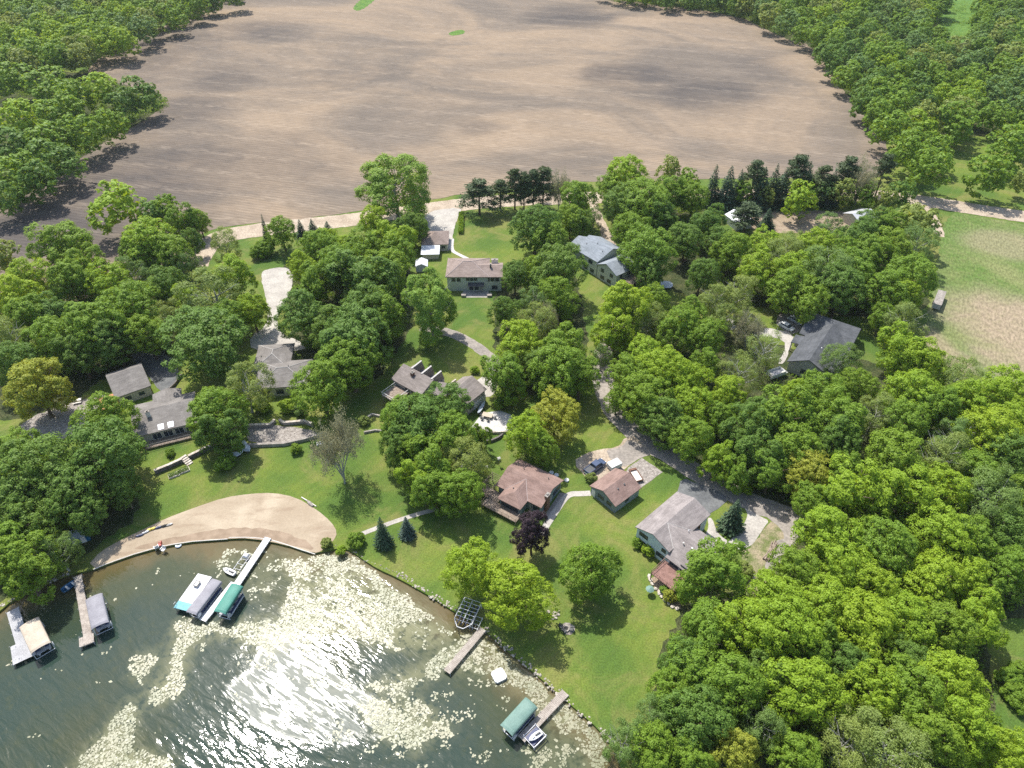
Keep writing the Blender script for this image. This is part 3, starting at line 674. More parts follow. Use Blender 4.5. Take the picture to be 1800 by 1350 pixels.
CROWN['pine'] = [quads_mesh('crown', pine_verts(np.random.default_rng(s)), LEAF['P']) for s in range(3)]
def pole_trunk(seed, H, r, br):
    rg = random.Random(seed); b = MB(); b.tube([(0, 0, -.3), (.05, 0, H * .4), (0, .06, H * .97)], [r * 1.2, r * .8, r * .12], 7)
    for i in range(br):
        z = H * (.25 + .7 * i / br); a = i * 2.4; L = (1 - i / br) * 2.4 + .4
        b.tube([(0, 0, z), (math.cos(a) * L * .6, math.sin(a) * L * .6, z + .12 * L), (math.cos(a) * L, math.sin(a) * L, z + .3 * L)], [r * .25, r * .16, r * .06], 4)
    o = b.build('trunk', MAT['trunk']); me = o.data; bpy.data.objects.remove(o); return me
SPRUCE_TRUNK = pole_trunk(1, 10, .16, 6); PINE_TRUNK = pole_trunk(2, 14, .2, 20)

# leafing-out tree of bare fanned branches
def bare_meshes(seed, tw=1.0, buds=9):
    rg = random.Random(seed); b = MB(); tips = []
    def grow(p, d, L, r, lev):
        n = 3; pts = [p]; q = p.copy(); dd = d.copy()
        for i in range(n):
            dd = (dd + Vector((rg.gauss(0, .10), rg.gauss(0, .10), .05))).normalized(); q = q + dd * (L / n); pts.append(q.copy())
        b.tube(pts, [r, r * .85, r * .7, r * .5], 6 if lev < 2 else 3, cap=False)
        if lev >= 4: tips.extend(pts[1:]); return
        for k in range((5, 4, 4, 4)[lev] + (rg.random() < .4)):
            ax = dd.orthogonal().normalized(); ax.rotate(Matrix.Rotation(k * 2.4 + rg.uniform(-.5, .5), 3, dd))
            nd = (dd * math.cos(.62) + ax * math.sin(.62) * rg.uniform(.75, 1.35)).normalized(); s = pts[rg.choice((1, 2, 3, 3))]
            grow(s, nd, L * (rg.uniform(1.0, 1.25) if lev == 0 else rg.uniform(.6, .82)), r * .5, lev + 1)
    grow(Vector((0, 0, -.3)), Vector((0, 0, 1)), 2.6, .25, 0)
    o = b.build('trunk', MAT['pale_trunk']); me = o.data; bpy.data.objects.remove(o)
    T = np.array([tuple(x) for x in tips]); rng = np.random.default_rng(seed); P = np.repeat(T, buds, 0) + rng.normal(size=(len(T) * buds, 3)) * .22
    cr = quads_mesh('crown', cards(P, unit(rng.normal(size=P.shape) + [0, 0, .4]), rng.uniform(.12, .27, len(P)), rng), LEAF['B'])
    return me, cr, float(np.percentile([math.hypot(t.x, t.y) for t in tips], 90)) * 2, max(t.z for t in tips)
BARE = bare_meshes(5)

# ------------------------------------------------------------------ placing a tree
TREES = []
def tree_root(name, loc, rz, crown, ctrunk, leaf, sx, sz, label):
    o = thing(name, label, 'tree' if 'shrub' not in name else 'shrub', loc, rz); ax = 1 + .22 * (math.sin(loc[0] * 12.9 + loc[1] * 78.2) * .5)
    if 'broad' in name: o.rotation_euler = (.07 * math.sin(loc[0] * 3.1), .07 * math.sin(loc[1] * 4.7), rz)
    for nm, me, m in (('trunk', ctrunk, None), ('crown', crown, leaf)):
        c = bpy.data.objects.new(nm, me); COL.objects.link(c); c.parent = o; c.scale = (sx * ax, sx / ax, sz)
        if m and m != me.materials[0]:
            c.material_slots[0].link = 'OBJECT'; c.material_slots[0].material = m
    return o
# ================================================================== houses
MAT['roof_brown'] = shingle('brown_shingles', (.205, .138, .118), (.26, .18, .155))
MAT['roof_taupe'] = shingle('taupe_shingles', (.21, .185, .178), (.275, .245, .235))
MAT['roof_grey'] = shingle('grey_shingles', (.165, .152, .142), (.215, .20, .187))
MAT['roof_fin'] = shingle('brown_grey_shingles', (.19, .165, .15), (.245, .215, .20))
MAT['roof_blue'] = shingle('blue_grey_shingles', (.185, .21, .235), (.24, .265, .295))
MAT['roof_char'] = shingle('charcoal_shingles', (.068, .073, .080), (.102, .107, .116))
MAT['roof_ranch'] = shingle('tan_brown_shingles', (.215, .168, .147), (.275, .22, .195))
MAT['roof_metal'] = mk('pale_metal_roof', (.58, .60, .64), (.66, .68, .72), .5, .5, .4)
MAT['ridge'] = mk('ridge_shingles', (.36, .30, .28), (.44, .37, .35), 1.0, .9, .2)
MAT['ridge_grey'] = mk('grey_ridge_shingles', (.40, .38, .36), (.48, .46, .44), 1.0, .9, .2)
MAT['w_blue'] = siding('pale_blue_siding', (.60, .70, .76))
MAT['w_sage'] = siding('grey_sage_siding', (.50, .52, .47))
MAT['w_slate'] = siding('slate_siding', (.20, .25, .27))
MAT['w_grey'] = siding('grey_siding', (.42, .40, .37))
MAT['w_cream'] = siding('cream_siding', (.50, .47, .40))
MAT['w_white'] = siding('white_siding', (.66, .66, .64))
MAT['w_red'] = siding('red_siding', (.26, .06, .05))
MAT['w_tan'] = siding('tan_siding', (.50, .45, .38))
MAT['door'] = mk('door_paint', (.30, .29, .27), (.36, .35, .33), 1, .6, .3)
MAT['garage_door'] = mk('garage_door_white', (.62, .62, .60), (.70, .70, .68), 1, .6, .3)

def gable(wall, roof, x0, x1, y0, y1, ez, rz, axis='x', at=None, z0=0.0, inset=.45, th=.2):
    """eave rectangle, eave and ridge heights; the walls stand back under the eaves"""
    if axis == 'x':
        m = (y0 + y1) / 2 if at is None else at
        roof.slab([[(x0, y0, ez), (x1, y0, ez), (x1, m, rz), (x0, m, rz)], [(x0, m, rz), (x1, m, rz), (x1, y1, ez), (x0, y1, ez)]], th)
        f0 = inset / (m - y0) * (rz - ez); f1 = inset / (y1 - m) * (rz - ez)
        prof = [(y0 + inset, z0), (y0 + inset, ez + f0 - th - .02), (m, rz - th - .02), (y1 - inset, ez + f1 - th - .02), (y1 - inset, z0)]
        vs = [(x0 + inset, a, b) for a, b in prof] + [(x1 - inset, a, b) for a, b in prof]
    else:
        m = (x0 + x1) / 2 if at is None else at
        roof.slab([[(x0, y0, ez), (m, y0, rz), (m, y1, rz), (x0, y1, ez)], [(m, y0, rz), (x1, y0, ez), (x1, y1, ez), (m, y1, rz)]], th)
        f0 = inset / (m - x0) * (rz - ez); f1 = inset / (x1 - m) * (rz - ez)
        prof = [(x0 + inset, z0), (x0 + inset, ez + f0 - th - .02), (m, rz - th - .02), (x1 - inset, ez + f1 - th - .02), (x1 - inset, z0)]
        vs = [(a, y0 + inset, b) for a, b in prof] + [(a, y1 - inset, b) for a, b in prof]
    wall.add(vs, [(0, 1, 2, 3, 4), (9, 8, 7, 6, 5)] + [(i, (i + 1) % 5, (i + 1) % 5 + 5, i + 5) for i in range(5)])
def hip(wall, roof, x0, x1, y0, y1, ez, rz, z0=0.0, inset=.45, th=.2, e=None, cap=None):
    wx, wy = x1 - x0, y1 - y0
    if wx >= wy:
        k = wy / 2 if e is None else e; a, b = (x0 + k, (y0 + y1) / 2, rz), (x1 - k, (y0 + y1) / 2, rz)
        fs = [[(x0, y0, ez), (x1, y0, ez), b, a], [(x1, y1, ez), (x0, y1, ez), a, b], [(x0, y1, ez), (x0, y0, ez), a], [(x1, y0, ez), (x1, y1, ez), b]]
        hl = [[(x0, y0, ez), a], [(x0, y1, ez), a], [(x1, y0, ez), b], [(x1, y1, ez), b], [a, b]]
    else:
        k = wx / 2 if e is None else e; a, b = ((x0 + x1) / 2, y0 + k, rz), ((x0 + x1) / 2, y1 - k, rz)
        fs = [[(x1, y0, ez), (x1, y1, ez), b, a], [(x0, y1, ez), (x0, y0, ez), a, b], [(x0, y0, ez), (x1, y0, ez), a], [(x1, y1, ez), (x0, y1, ez), b]]
        hl = [[(x0, y0, ez), a], [(x1, y0, ez), a], [(x0, y1, ez), b], [(x1, y1, ez), b], [a, b]]
    roof.slab(fs, th); wall.box(x0 + inset, x1 - inset, y0 + inset, y1 - inset, z0, ez - .03)
    if cap is not None:
        for p, q in hl: cap.tube([Vector(p) + Vector((0, 0, .01)), Vector(q) + Vector((0, 0, .01))], .10, 5)
def window(parent, x, y, z, face, wd=1.3, ht=1.2, mat='dark_metal'):
    """face: direction the pane looks, degrees in the house frame"""
    a = R(face); M = Matrix.Translation((x, y, z)) @ Matrix.Rotation(a, 4, 'Z')
    b = MB(); f = .09
    for q in ((-wd / 2 - f, -wd / 2, -ht / 2 - f, ht / 2 + f), (wd / 2, wd / 2 + f, -ht / 2 - f, ht / 2 + f), (-wd / 2, wd / 2, ht / 2, ht / 2 + f), (-wd / 2, wd / 2, -ht / 2 - f, -ht / 2), (-.03, .03, -ht / 2, ht / 2)):
        b.box(-.03, .06, q[0], q[1], q[2], q[3], M)
    fr = b.build('window', MAT[mat], parent)
    MB().box(-.02, .025, -wd / 2, -.03, -ht / 2, ht / 2, M).box(-.02, .025, .03, wd / 2, -ht / 2, ht / 2, M).build('pane', MAT['glass'], fr)
def door(parent, x, y, face, wd=1.0, ht=2.05, mat='door', z=0.0, name='door'):
    M = Matrix.Translation((x, y, z)) @ Matrix.Rotation(R(face), 4, 'Z'); b = MB()
    if name == 'garage_door':
        for k in range(4): b.box(-.03, .05, -wd / 2, wd / 2, ht * k / 4 + .02, ht * (k + 1) / 4 - .015, M)
    else: b.box(-.03, .05, -wd / 2, wd / 2, 0, ht, M)
    d = b.build(name, MAT[mat], parent)
    MB().box(.05, .11, wd / 2 - .18, wd / 2 - .08, .95, 1.1, M).build('handle', MAT['metal'], d)
def chimney(parent, x, y, z0, z1, a=.9, b=.6, mat='brick', name='chimney'):
    m = MB().box(x - a / 2, x + a / 2, y - b / 2, y + b / 2, z0, z1); c = m.build(name, MAT[mat], parent)
    MB().box(x - a / 2 - .08, x + a / 2 + .08, y - b / 2 - .08, y + b / 2 + .08, z1, z1 + .12).box(x - .18, x + .18, y - .18, y + .18, z1 + .12, z1 + .4).build('cap', MAT['stone_mid'], c)
def vent(parent, x, y, z, r=.14, h=.35, mat='dark_metal'):
    MB().lathe([(r * .6, -.3), (r * .6, h * .6), (r, h * .6), (r, h * .85), (r * .3, h)], 10, Matrix.Translation((x, y, z))).build('roof_vent', MAT[mat], parent)
def deck(parent, x0, x1, y0, y1, z, mat='red_wood', rail='white', open_sides='xXyY', name='deck', roof=None):
    b = MB(); n = int((x1 - x0) / .18)
    for i in range(n): b.box(x0 + i * (x1 - x0) / n, x0 + (i + 1) * (x1 - x0) / n - .015, y0, y1, z - .05, z)
    b.box(x0, x1, y0, y0 + .08, z - .3, z - .051).box(x0, x1, y1 - .08, y1, z - .3, z - .051)
    for x in (x0 + .12, x1 - .12):
        for y in (y0 + .12, y1 - .12): b.box(x - .08, x + .08, y - .08, y + .08, 0, z - .051)
    d = b.build(name, MAT[mat], parent); r = MB()
    def run(p, q):
        L = math.hypot(q[0] - p[0], q[1] - p[1]); k = max(2, int(L / .35))
        r.tube([(p[0], p[1], z + 1), (q[0], q[1], z + 1)], .05, 4); r.tube([(p[0], p[1], z + .15), (q[0], q[1], z + .15)], .035, 4)
        for i in range(k + 1):
            u = i / k; r.tube([(p[0] + (q[0] - p[0]) * u, p[1] + (q[1] - p[1]) * u, z), (p[0] + (q[0] - p[0]) * u, p[1] + (q[1] - p[1]) * u, z + 1)], .05 if i % 5 == 0 else .02, 4)
    if 'y' in open_sides: run((x0 + .05, y0 + .05), (x1 - .05, y0 + .05))
    if 'Y' in open_sides: run((x0 + .05, y1 - .05), (x1 - .05, y1 - .05))
    if 'x' in open_sides: run((x0 + .05, y0 + .05), (x0 + .05, y1 - .05))
    if 'X' in open_sides: run((x1 - .05, y0 + .05), (x1 - .05, y1 - .05))
    if r.v: r.build('railing', MAT[rail], d)
    return d
def house(name, label, o, ang, cat='house'): return thing(name, label, cat, (o[0], o[1], 0), R(ang))

# 1. brown-roofed lakeside ranch
h = house('ranch_house', 'lakeside ranch house with reddish-brown hipped front wing, beside the blue-grey pickup driveway', (6.21, 98.55), 56.5)
wl, rf = MB(), MB()
gable(wl, rf, 0, 9.5, 0, 11.7, 3.0, 4.7, 'y')
W = MB(); W.box(-2.45, .6, 3.9, 8.95, 0, 2.97)
rf.slab([[(-2.9, 3.45, 3), (-2.9, 9.4, 3), (-.2, 6.45, 4.45)], [(-2.9, 9.4, 3), (0, 9.4, 3), (4.05, 6.45, 4.45), (-.2, 6.45, 4.45)], [(0, 3.45, 3), (-2.9, 3.45, 3), (-.2, 6.45, 4.45), (4.05, 6.45, 4.45)]], .2)
wl.v, wl.f = wl.v, wl.f; wl.add(W.v, W.f)
wl.build('wall', MAT['w_slate'], h); rfo = rf.build('roof', MAT['roof_brown'], h)
rc = MB()
for p, q in (((0, 3.45, 3.01), (4.05, 6.45, 4.46)), ((0, 9.4, 3.01), (4.05, 6.45, 4.46))): rc.tube([p, q], .07, 5)
rc.build('valley_strip', MAT['ridge'], rfo)
chimney(h, 2.6, .12, 0, 4.6, 1.2, .7); vent(h, 6.6, 8.6, 4.2); vent(h, 7.2, 2.6, 4.0); vent(h, .6, 7.5, 3.9)
for y in (5.0, 6.45, 7.9): window(h, -2.45, y, 1.5, 180, 1.25, 1.5)
window(h, .45, 1.7, 1.5, 180, 1.8, 1.4); door(h, .45, 2.9, 180); window(h, 6.4, .45, 1.6, -90, 1.4, 1.1); window(h, 8.0, .45, 1.6, -90, 1.0, 1.0); door(h, 4.6, .45, -90)
window(h, 9.05, 4, 1.6, 0, 1.6, 1.1); window(h, 9.05, 8, 1.6, 0, 1.6, 1.1)
deck(h, -4.9, -2.5, 3.3, 12.2, 1.0, 'timber', 'timber', 'xyY'); deck(h, -2.45, .2, 9.6, 14.4, 1.0, 'timber', 'timber', 'xY', 'side_deck')
pg = MB()
for x in (-2.3, 0.1, 2.6):
    for y in (12.2, 14.4): pg.box(x - .07, x + .07, y - .07, y + .07, 0, 2.6)
for y in (12.0, 14.5): pg.box(-2.7, 3.0, y - .05, y + .05, 2.6, 2.75)
for i in range(13): pg.box(-2.6 + i * .45, -2.54 + i * .45, 11.75, 14.8, 2.751, 2.88)
pg.build('pergola', MAT['timber'], h)

# 2. its brown-roofed garage
h = house('detached_garage', 'small gabled garage with brown roof and slate siding beside the pebble parking pad', (22.07, 99.35), 40.6, 'garage')
wl, rf = MB(), MB(); gable(wl, rf, -.1, 8.2, -.1, 7.7, 2.6, 4.35, 'x', inset=.3)
wl.build('wall', MAT['w_slate'], h); rf.build('roof', MAT['roof_brown'], h)
vent(h, 3.2, 2.4, 3.75, .2, .2); vent(h, 5.2, 2.4, 3.75, .2, .2)
door(h, .2, 6.6, 180, mat='white'); window(h, .2, 4.4, 1.6, 180, 1.6, .9); window(h, .2, 2.0, 1.6, 180, 1.2, .9)
door(h, 7.9, 3.8, 0, 4.8, 2.1, 'garage_door', name='garage_door'); window(h, 4, .2, 1.5, -90, 1.2, .9)

# 3. split-level house with taupe roof
h = house('split_level_house', 'split-level house with taupe shingle roof, pale blue gable end and red deck', (25.05, 92.11), 42.9)
wl, rf = MB(), MB(); gable(wl, rf, 0, 13.9, -8.6, 0, 4.8, 6.4, 'x', inset=.35)
rf.slab([[(-.7, -15.2, 3.75), (4.5, -15.2, 6.3), (4.5, -4.5, 6.3), (.6, -8.45, 4.39), (-.7, -8.3, 3.75)], [(4.5, -15.2, 6.3), (9.8, -15.2, 3.75), (9.8, -8.3, 3.75), (8.3, -8.45, 4.47), (4.5, -4.5, 6.3)]], .2)
wl.add([(-.3, -14.8, 0), (-.3, -14.8, 3.73), (4.5, -14.8, 6.08), (9.4, -14.8, 3.72), (9.4, -14.8, 0), (-.3, -8.7, 0), (-.3, -8.7, 3.73), (4.5, -8.7, 6.08), (9.4, -8.7, 3.72), (9.4, -8.7, 0)], [(0, 1, 2, 3, 4), (9, 8, 7, 6, 5)] + [(i, (i + 1) % 5, (i + 1) % 5 + 5, i + 5) for i in range(5)])
wl.build('wall', MAT['w_blue'], h); rfo = rf.build('roof', MAT['roof_taupe'], h)
rc = MB(); rc.tube([(4.5, -4.5, 6.32), (7.7, -8.62, 4.84)], .08, 5).tube([(4.5, -4.5, 6.32), (1.3, -8.62, 4.84)], .08, 5); rc.build('valley_strip', MAT['ridge_grey'], rfo)
window(h, .35, -2.1, 3.6, 180, 2.0, 1.0); window(h, .35, -1.9, 1.4, 180, 1.7, .9); window(h, .35, -6.6, 1.6, 180, 1.8, 1.0); window(h, .35, -7.2, 3.6, 180, .9, .9)
for x in (2.5, 6, 10): window(h, x, -.35, 3.6, 90, 1.5, 1.1)
for x, y in ((3.0, -9.6), (4.6, -9.4)): vent(h, x, y, 5.9, .16, .3, 'offwhite')
for x, y, z in ((6.4, -8.4, 5.3), (6.8, -11.6, 5.15)): vent(h, x, y, z, .15, .8, 'white')
vent(h, 3.4, -11.4, 5.7, .2, .2, 'white')
MB().box(10.2, 11.4, -8.25, -7.2, 0, 4.3).build('brick_pier', MAT['brick'], h)
door(h, 9.4, -9.6, 0); deck(h, -4.9, -.35, -14.0, -8.3, 2.3, 'red_wood', 'red_wood', 'xyY')
window(h, -.3, -10.4, 3.0, 180, 2.0, 1.2); door(h, -.3, -12.6, 180, 1.8, 2.0, 'glass', 2.3)
door(h, 13.55, -4.3, 0, 4.8, 2.2, 'garage_door', name='garage_door')
window(h, .9, -14.8, 1.4, -90, 1.4, 1.0); window(h, 6.5, -14.8, 1.4, -90, 1.6, 1.0); window(h, 4.5, -14.8, 3.6, -90, 1.6, 1.1)

# 4. long house with three fin dormers
h = house('fin_roofed_house', 'long grey-brown house with three fin-like dormers behind its roof and a white corner balcony', (-31.02, 140.28), -37.9)
wl, rf = MB(), MB()
rf.slab([[(0, 0, 4.0), (10.6, 0, 4.0), (10.6, 4.9, 6.0), (0, 4.9, 6.0)], [(0, 4.9, 6.0), (10.6, 4.9, 6.0), (10.6, 5.3, 3.6), (0, 5.3, 3.6)], [(0, 5.3, 3.6), (10.6, 5.3, 3.6), (10.6, 8.3, 3.3), (0, 8.3, 3.3)]], .2)
wl.add([(.4, .4, 0), (.4, .4, 3.9), (.4, 4.8, 5.70), (.4, 4.9, 3.1), (.4, 7.9, 0), (10.2, .4, 0), (10.2, .4, 3.9), (10.2, 4.8, 5.70), (10.2, 4.9, 3.1), (10.2, 7.9, 0)],
       [(0, 1, 2, 3, 4), (9, 8, 7, 6, 5)] + [(i, (i + 1) % 5, (i + 1) % 5 + 5, i + 5) for i in range(5)])
fc = MB()
for x in (2.9, 6.4, 9.8):                                             # fins run back from the ridge
    rf.add([(x, 4.6, 3.2), (x, 4.6, 5.95), (x, 8.3, 6.15), (x, 9.2, 3.2), (x + .32, 4.6, 3.2), (x + .32, 4.6, 5.95), (x + .32, 8.3, 6.15), (x + .32, 9.2, 3.2)], [(0, 1, 2, 3), (7, 6, 5, 4), (0, 4, 5, 1), (2, 6, 7, 3), (3, 7, 4, 0)])
    fc.add([(x - .06, 4.6, 5.96), (x + .38, 4.6, 5.96), (x + .38, 8.36, 6.17), (x - .06, 8.36, 6.17), (x - .06, 4.6, 6.08), (x + .38, 4.6, 6.08), (x + .38, 8.36, 6.29), (x - .06, 8.36, 6.29)], [(0, 3, 2, 1), (4, 5, 6, 7), (0, 1, 5, 4), (1, 2, 6, 5), (2, 3, 7, 6), (3, 0, 4, 7)])
    wl.box(x + .02, x + .30, 8.0, 9.1, 0, 3.19)
gable(wl, rf, 14.0, 21.9, 4.6, 12.0, 4.0, 6.0, 'y', at=17.2, inset=.35)
rf.slab([[(10.3, 1.6, 3.5), (15.2, 4.0, 3.5), (15.2, 8.0, 4.6), (10.3, 6.0, 4.6)]], .2); wl.box(10.1, 15.0, 3.6, 7.2, 0, 3.3)
wl.build('wall', MAT['w_grey'], h); rfo = rf.build('roof', MAT['roof_fin'], h); fc.build('fin_cap', MAT['ridge_grey'], rfo)
chimney(h, 4.6, 3.4, 4.8, 6.3, .8, .8)
deck(h, 1.4, 6.2, -4.8, .2, 2.6, 'timber', 'white', 'xyX', 'balcony')
window(h, 2.4, .4, 1.4, -90, 2.0, 1.3); window(h, 8, .4, 2.6, -90, 2.2, 1.6); window(h, 5.4, .4, 2.9, -90, 1.4, 1.0)
window(h, 21.55, 6.4, 1.8, 0, 1.4, 1.1); door(h, 21.55, 9.6, 0, 4.6, 2.2, 'garage_door', name='garage_door'); window(h, 18, 4.95, 2.6, -90, 2.0, 1.4)
MB().box(11.0, 14.2, 8.0, 12.2, .0, .5).box(10.6, 11.0, 8.0, 12.6, 0, 1.2).build('entry_terrace', MAT['stone'], h)

# 5. beige hipped house on the lawn
h = house('hipped_house', 'two-storey sage-sided house under a tan hipped roof, below the open upper lawn', (-20.0, 187.56), 0)
wl, rf, cp = MB(), MB(), MB(); hip(wl, rf, -.4, 13.0, 0, 11.4, 5.3, 7.5, e=5.3, cap=cp)
gable(wl, rf, 8.4, 17.2, 0.02, 8.6, 5.28, 7.0, 'x', inset=.5)
wl.build('wall', MAT['w_sage'], h); rfo = rf.build('roof', MAT['roof_ranch'], h); cp.build('ridge_cap', MAT['ridge'], rfo)
chimney(h, 14.6, 7.6, 5.2, 7.0, 2.0, .9, 'offwhite'); chimney(h, 13.4, 3.4, 6.2, 7.6, .5, .5, 'dark_metal', 'flue')
for x in (12.6, 14.0, 15.4): window(h, x, .5, 4.1, -90, 1.0, 1.1)
for x in (6.4, 7.6, 8.8): window(h, x, .45, 4.2, -90, .9, .8)
for x in (2.0, 3.6): window(h, x, .45, 4.0, -90, 1.0, 1.0)
aw = MB().slab([[(6.4, -1.1, 2.55), (11.4, -1.1, 2.55), (11.4, .44, 3.1), (6.4, .44, 3.1)]], .08); aw.build('awning', MAT['dark_metal'], h)
for x in (7.4, 9.0): window(h, x, .45, 1.3, -90, 1.1, 1.6)
door(h, 10.6, .45, -90); window(h, 14.6, .5, 1.3, -90, 1.5, 1.2)
for x in (4.4, 12.4): MB().box(x, x + 1.4, -3.2, -1.6, 0, .7).build('stone_planter', MAT['stone_mid'], h)

# 6. garage above it, with the lean-to
h = house('hip_roofed_garage', 'hip-roofed brown garage with white metal lean-to at the end of the concrete drive', (-30.47, 212.19), 2.4, 'garage')
wl, rf = MB(), MB(); hip(wl, rf, 0, 9.2, 0, 9.7, 2.7, 4.9, inset=.35); wl.box(.7, 5.9, -5.0, .35, 0, 2.0)
wl.build('wall', MAT['w_cream'], h); rf.build('roof', MAT['roof_ranch'], h)
MB().slab([[(.2, -5.5, 2.15), (6.3, -5.5, 2.15), (6.3, -.1, 2.55), (.2, -.1, 2.55)]], .12).build('lean_to_roof', MAT['roof_metal'], h)
window(h, 7.4, .35, 1.5, -90, 1.1, .9); door(h, 8.85, 4.5, 0, 4.6, 2.1, 'garage_door', name='garage_door')
h = house('garden_shed', 'small white metal shed between the hipped house and the lean-to garage', G(742, 473)[:2], 4, 'shed')
wl, rf = MB(), MB(); gable(wl, rf, -2.0, 2.0, -1.9, 2.4, 2.0, 3.0, 'y', inset=.12, th=.08); wl.build('wall', MAT['w_white'], h); rf.build('roof', MAT['roof_metal'], h); door(h, 0, -1.78, -90, 1.2, 1.8, 'offwhite')

# 7. blue-grey house
h = house('blue_roofed_house', 'two-storey grey house with stepped blue-grey gables among trees, beside the trampoline', (26.85, 196.06), 128.2)
wl, rf = MB(), MB(); gable(wl, rf, 0, 11.4, -12.4, 0, 5.5, 8.0, 'x', at=-6.8, inset=.4)
gable(wl, rf, 11.0, 14.6, -9.2, -1.2, 5.2, 7.0, 'x', inset=.4)
gable(wl, rf, -8.9, .3, -9.0, .25, 4.8, 6.9, 'y', at=-4.1, inset=.4)
wl.build('wall', MAT['w_sage'], h); rf.build('roof', MAT['roof_blue'], h)
for x in (-6.4, -2.4): window(h, x, -.15, 3.6, 90, 1.2, 1.1)
for x in (-5.6, -2.6, 2.4, 5.4): window(h, x, -.15 if x < 0 else -.4, 1.2, 90, 1.5, 1.1)
window(h, 3.4, -.4, 4.0, 90, 1.6, 1.1); window(h, 7.6, -.4, 4.0, 90, 1.6, 1.1)
window(h, -8.5, -2.2, 3.6, 180, .9, 1.1); window(h, -8.5, -5.6, 3.6, 180, 1.2, 1.1)
for x, y, z in ((2, -4.0, 7.0), (9, -3.6, 6.9), (6, -5.6, 7.6), (-6.4, -4, 5.9), (-5.4, -7, 6.4)): vent(h, x, y, z)
deck(h, -13.0, -8.6, -9.0, -2.4, 2.6, 'timber', 'dark_metal', 'xyY')

# 8. charcoal-roofed house
h = house('charcoal_roofed_house', 'large single-storey house with charcoal roof in a clearing of the wood', (84.92, 167.03), -36.1)
wl, rf = MB(), MB(); gable(wl, rf, -.4, 13.4, -7.6, 4.2, 3.3, 6.3, 'x', at=0, inset=.5)
gable(wl, rf, 1.3, 12.8, -22.2, -2.0, 3.4, 6.2, 'y', at=6.5, inset=.5)
rf.slab([[(-.9, -12.7, 3.1), (2.4, -12.7, 3.5), (2.4, -9.0, 3.9), (-.9, -9.0, 3.5)]], .18)
wl.box(-.4, 1.6, -9.4, -9.2, 0, 3.3); wl.box(-.8, -.55, -12.5, -12.25, 0, 2.95)
wl.build('wall', MAT['w_grey'], h); rf.build('roof', MAT['roof_char'], h)
vent(h, 7.4, -14.6, 5.6, .16, .4, 'white'); vent(h, 7.7, -13.8, 5.6, .12, .3); vent(h, 10.2, -11.0, 4.6)
door(h, .1, -3.6, 180, 5.0, 2.2, 'garage_door', name='garage_door'); window(h, 1.8, -15.5, 1.6, 180, 1.8, 1.2); window(h, 1.8, -19, 1.6, 180, 1.8, 1.2); window(h, 6.5, -21.7, 1.7, -90, 2.4, 1.3)
window(h, 12.3, -12, 1.6, 0, 1.8, 1.3); window(h, 12.3, -17, 1.6, 0, 1.8, 1.3)

# 9. grey garage with red sides, left
h = house('red_sided_garage', 'grey-roofed garage with red siding and an orange deck beside the rocky bed', (-102.87, 139.85), 34.3, 'garage')
wl, rf = MB(), MB(); gable(wl, rf, -.4, 8.3, -6.9, 4.6, 3.0, 5.3, 'x', at=0, inset=.35)
wl.build('wall', MAT['w_red'], h); rf.build('roof', MAT['roof_grey'], h)
MB().box(.1, 7.9, -6.62, -6.57, 0, 2.7).build('front_panel', MAT['w_tan'], h)
door(h, 7.98, -1.4, 0, 4.6, 2.2, 'garage_door', name='garage_door'); window(h, 2.4, -6.6, 1.5, -90, 1.2, .9); window(h, 5.6, -6.6, 1.5, -90, 1.2, .9)
deck(h, -4.4, -.1, -6.4, -1.2, .5, 'orange_wood', 'red_wood', 'x')

# 10. low house with skylights, left
h = house('skylight_house', 'low grey-roofed house with white chimney and two bright skylights facing the lake', (-91.18, 126.22), 22.0)
wl, rf = MB(), MB(); gable(wl, rf, -.3, 14.2, -6.9, 5.4, 3.1, 5.0, 'x', at=0, z0=0, inset=.5)
gable(wl, rf, 4.2, 11.0, .6, 7.6, 3.4, 4.4, 'y', inset=.5)
wl.build('wall', MAT['w_grey'], h); rfo = rf.build('roof', MAT['roof_grey'], h)
for x in (5.9, 8.1):
    z = lambda y: 5.0 + (y * 1.9 / 6.9) + .012
    MB().slab([[(x - .65, -6.5, z(-6.5) + .06), (x + .65, -6.5, z(-6.5) + .06), (x + .65, -5.0, z(-5.0) + .06), (x - .65, -5.0, z(-5.0) + .06)]], .1).build('skylight', MAT['glass_pale'], rfo)
chimney(h, 3.6, -2.0, 4.2, 5.9, .9, .6, 'white')
for x in (4.5, 7, 9.5, 12): window(h, x, -6.4, 1.5, -90, 1.9, 1.7, 'white')
deck(h, 1.6, 13.6, -9.0, -6.45, .6, 'timber', 'dark_metal', 'y')

# 11. grey hipped house in the middle of the left shore
h = house('double_hipped_house', 'grey double-hipped house tucked between trees at the foot of the long concrete drive', (-66.32, 151.72), 6.0)
wl, rf, cp = MB(), MB(), MB(); hip(wl, rf, -2.4, 7.2, -7.2, 4.2, 3.2, 5.0, inset=.4, cap=cp)
hip(wl, rf, -.8, 13.0, -14.6, -3.6, 3.25, 5.3, inset=.4, cap=cp)
wl.build('wall', MAT['w_cream'], h); rfo = rf.build('roof', MAT['roof_grey'], h); cp.build('ridge_cap', MAT['ridge_grey'], rfo)
for x in (2.0, 5.5, 9.5): window(h, x, -14.2, 1.5, -90, 1.7, 1.3)
window(h, 12.6, -9, 1.5, 0, 1.6, 1.2); vent(h, 3.2, -9.4, 5.1); vent(h, 7.6, -8.6, 5.2); vent(h, -.6, -2, 3.9); door(h, 2.4, 3.8, 90, 4.6, 2.2, 'garage_door', name='garage_door')

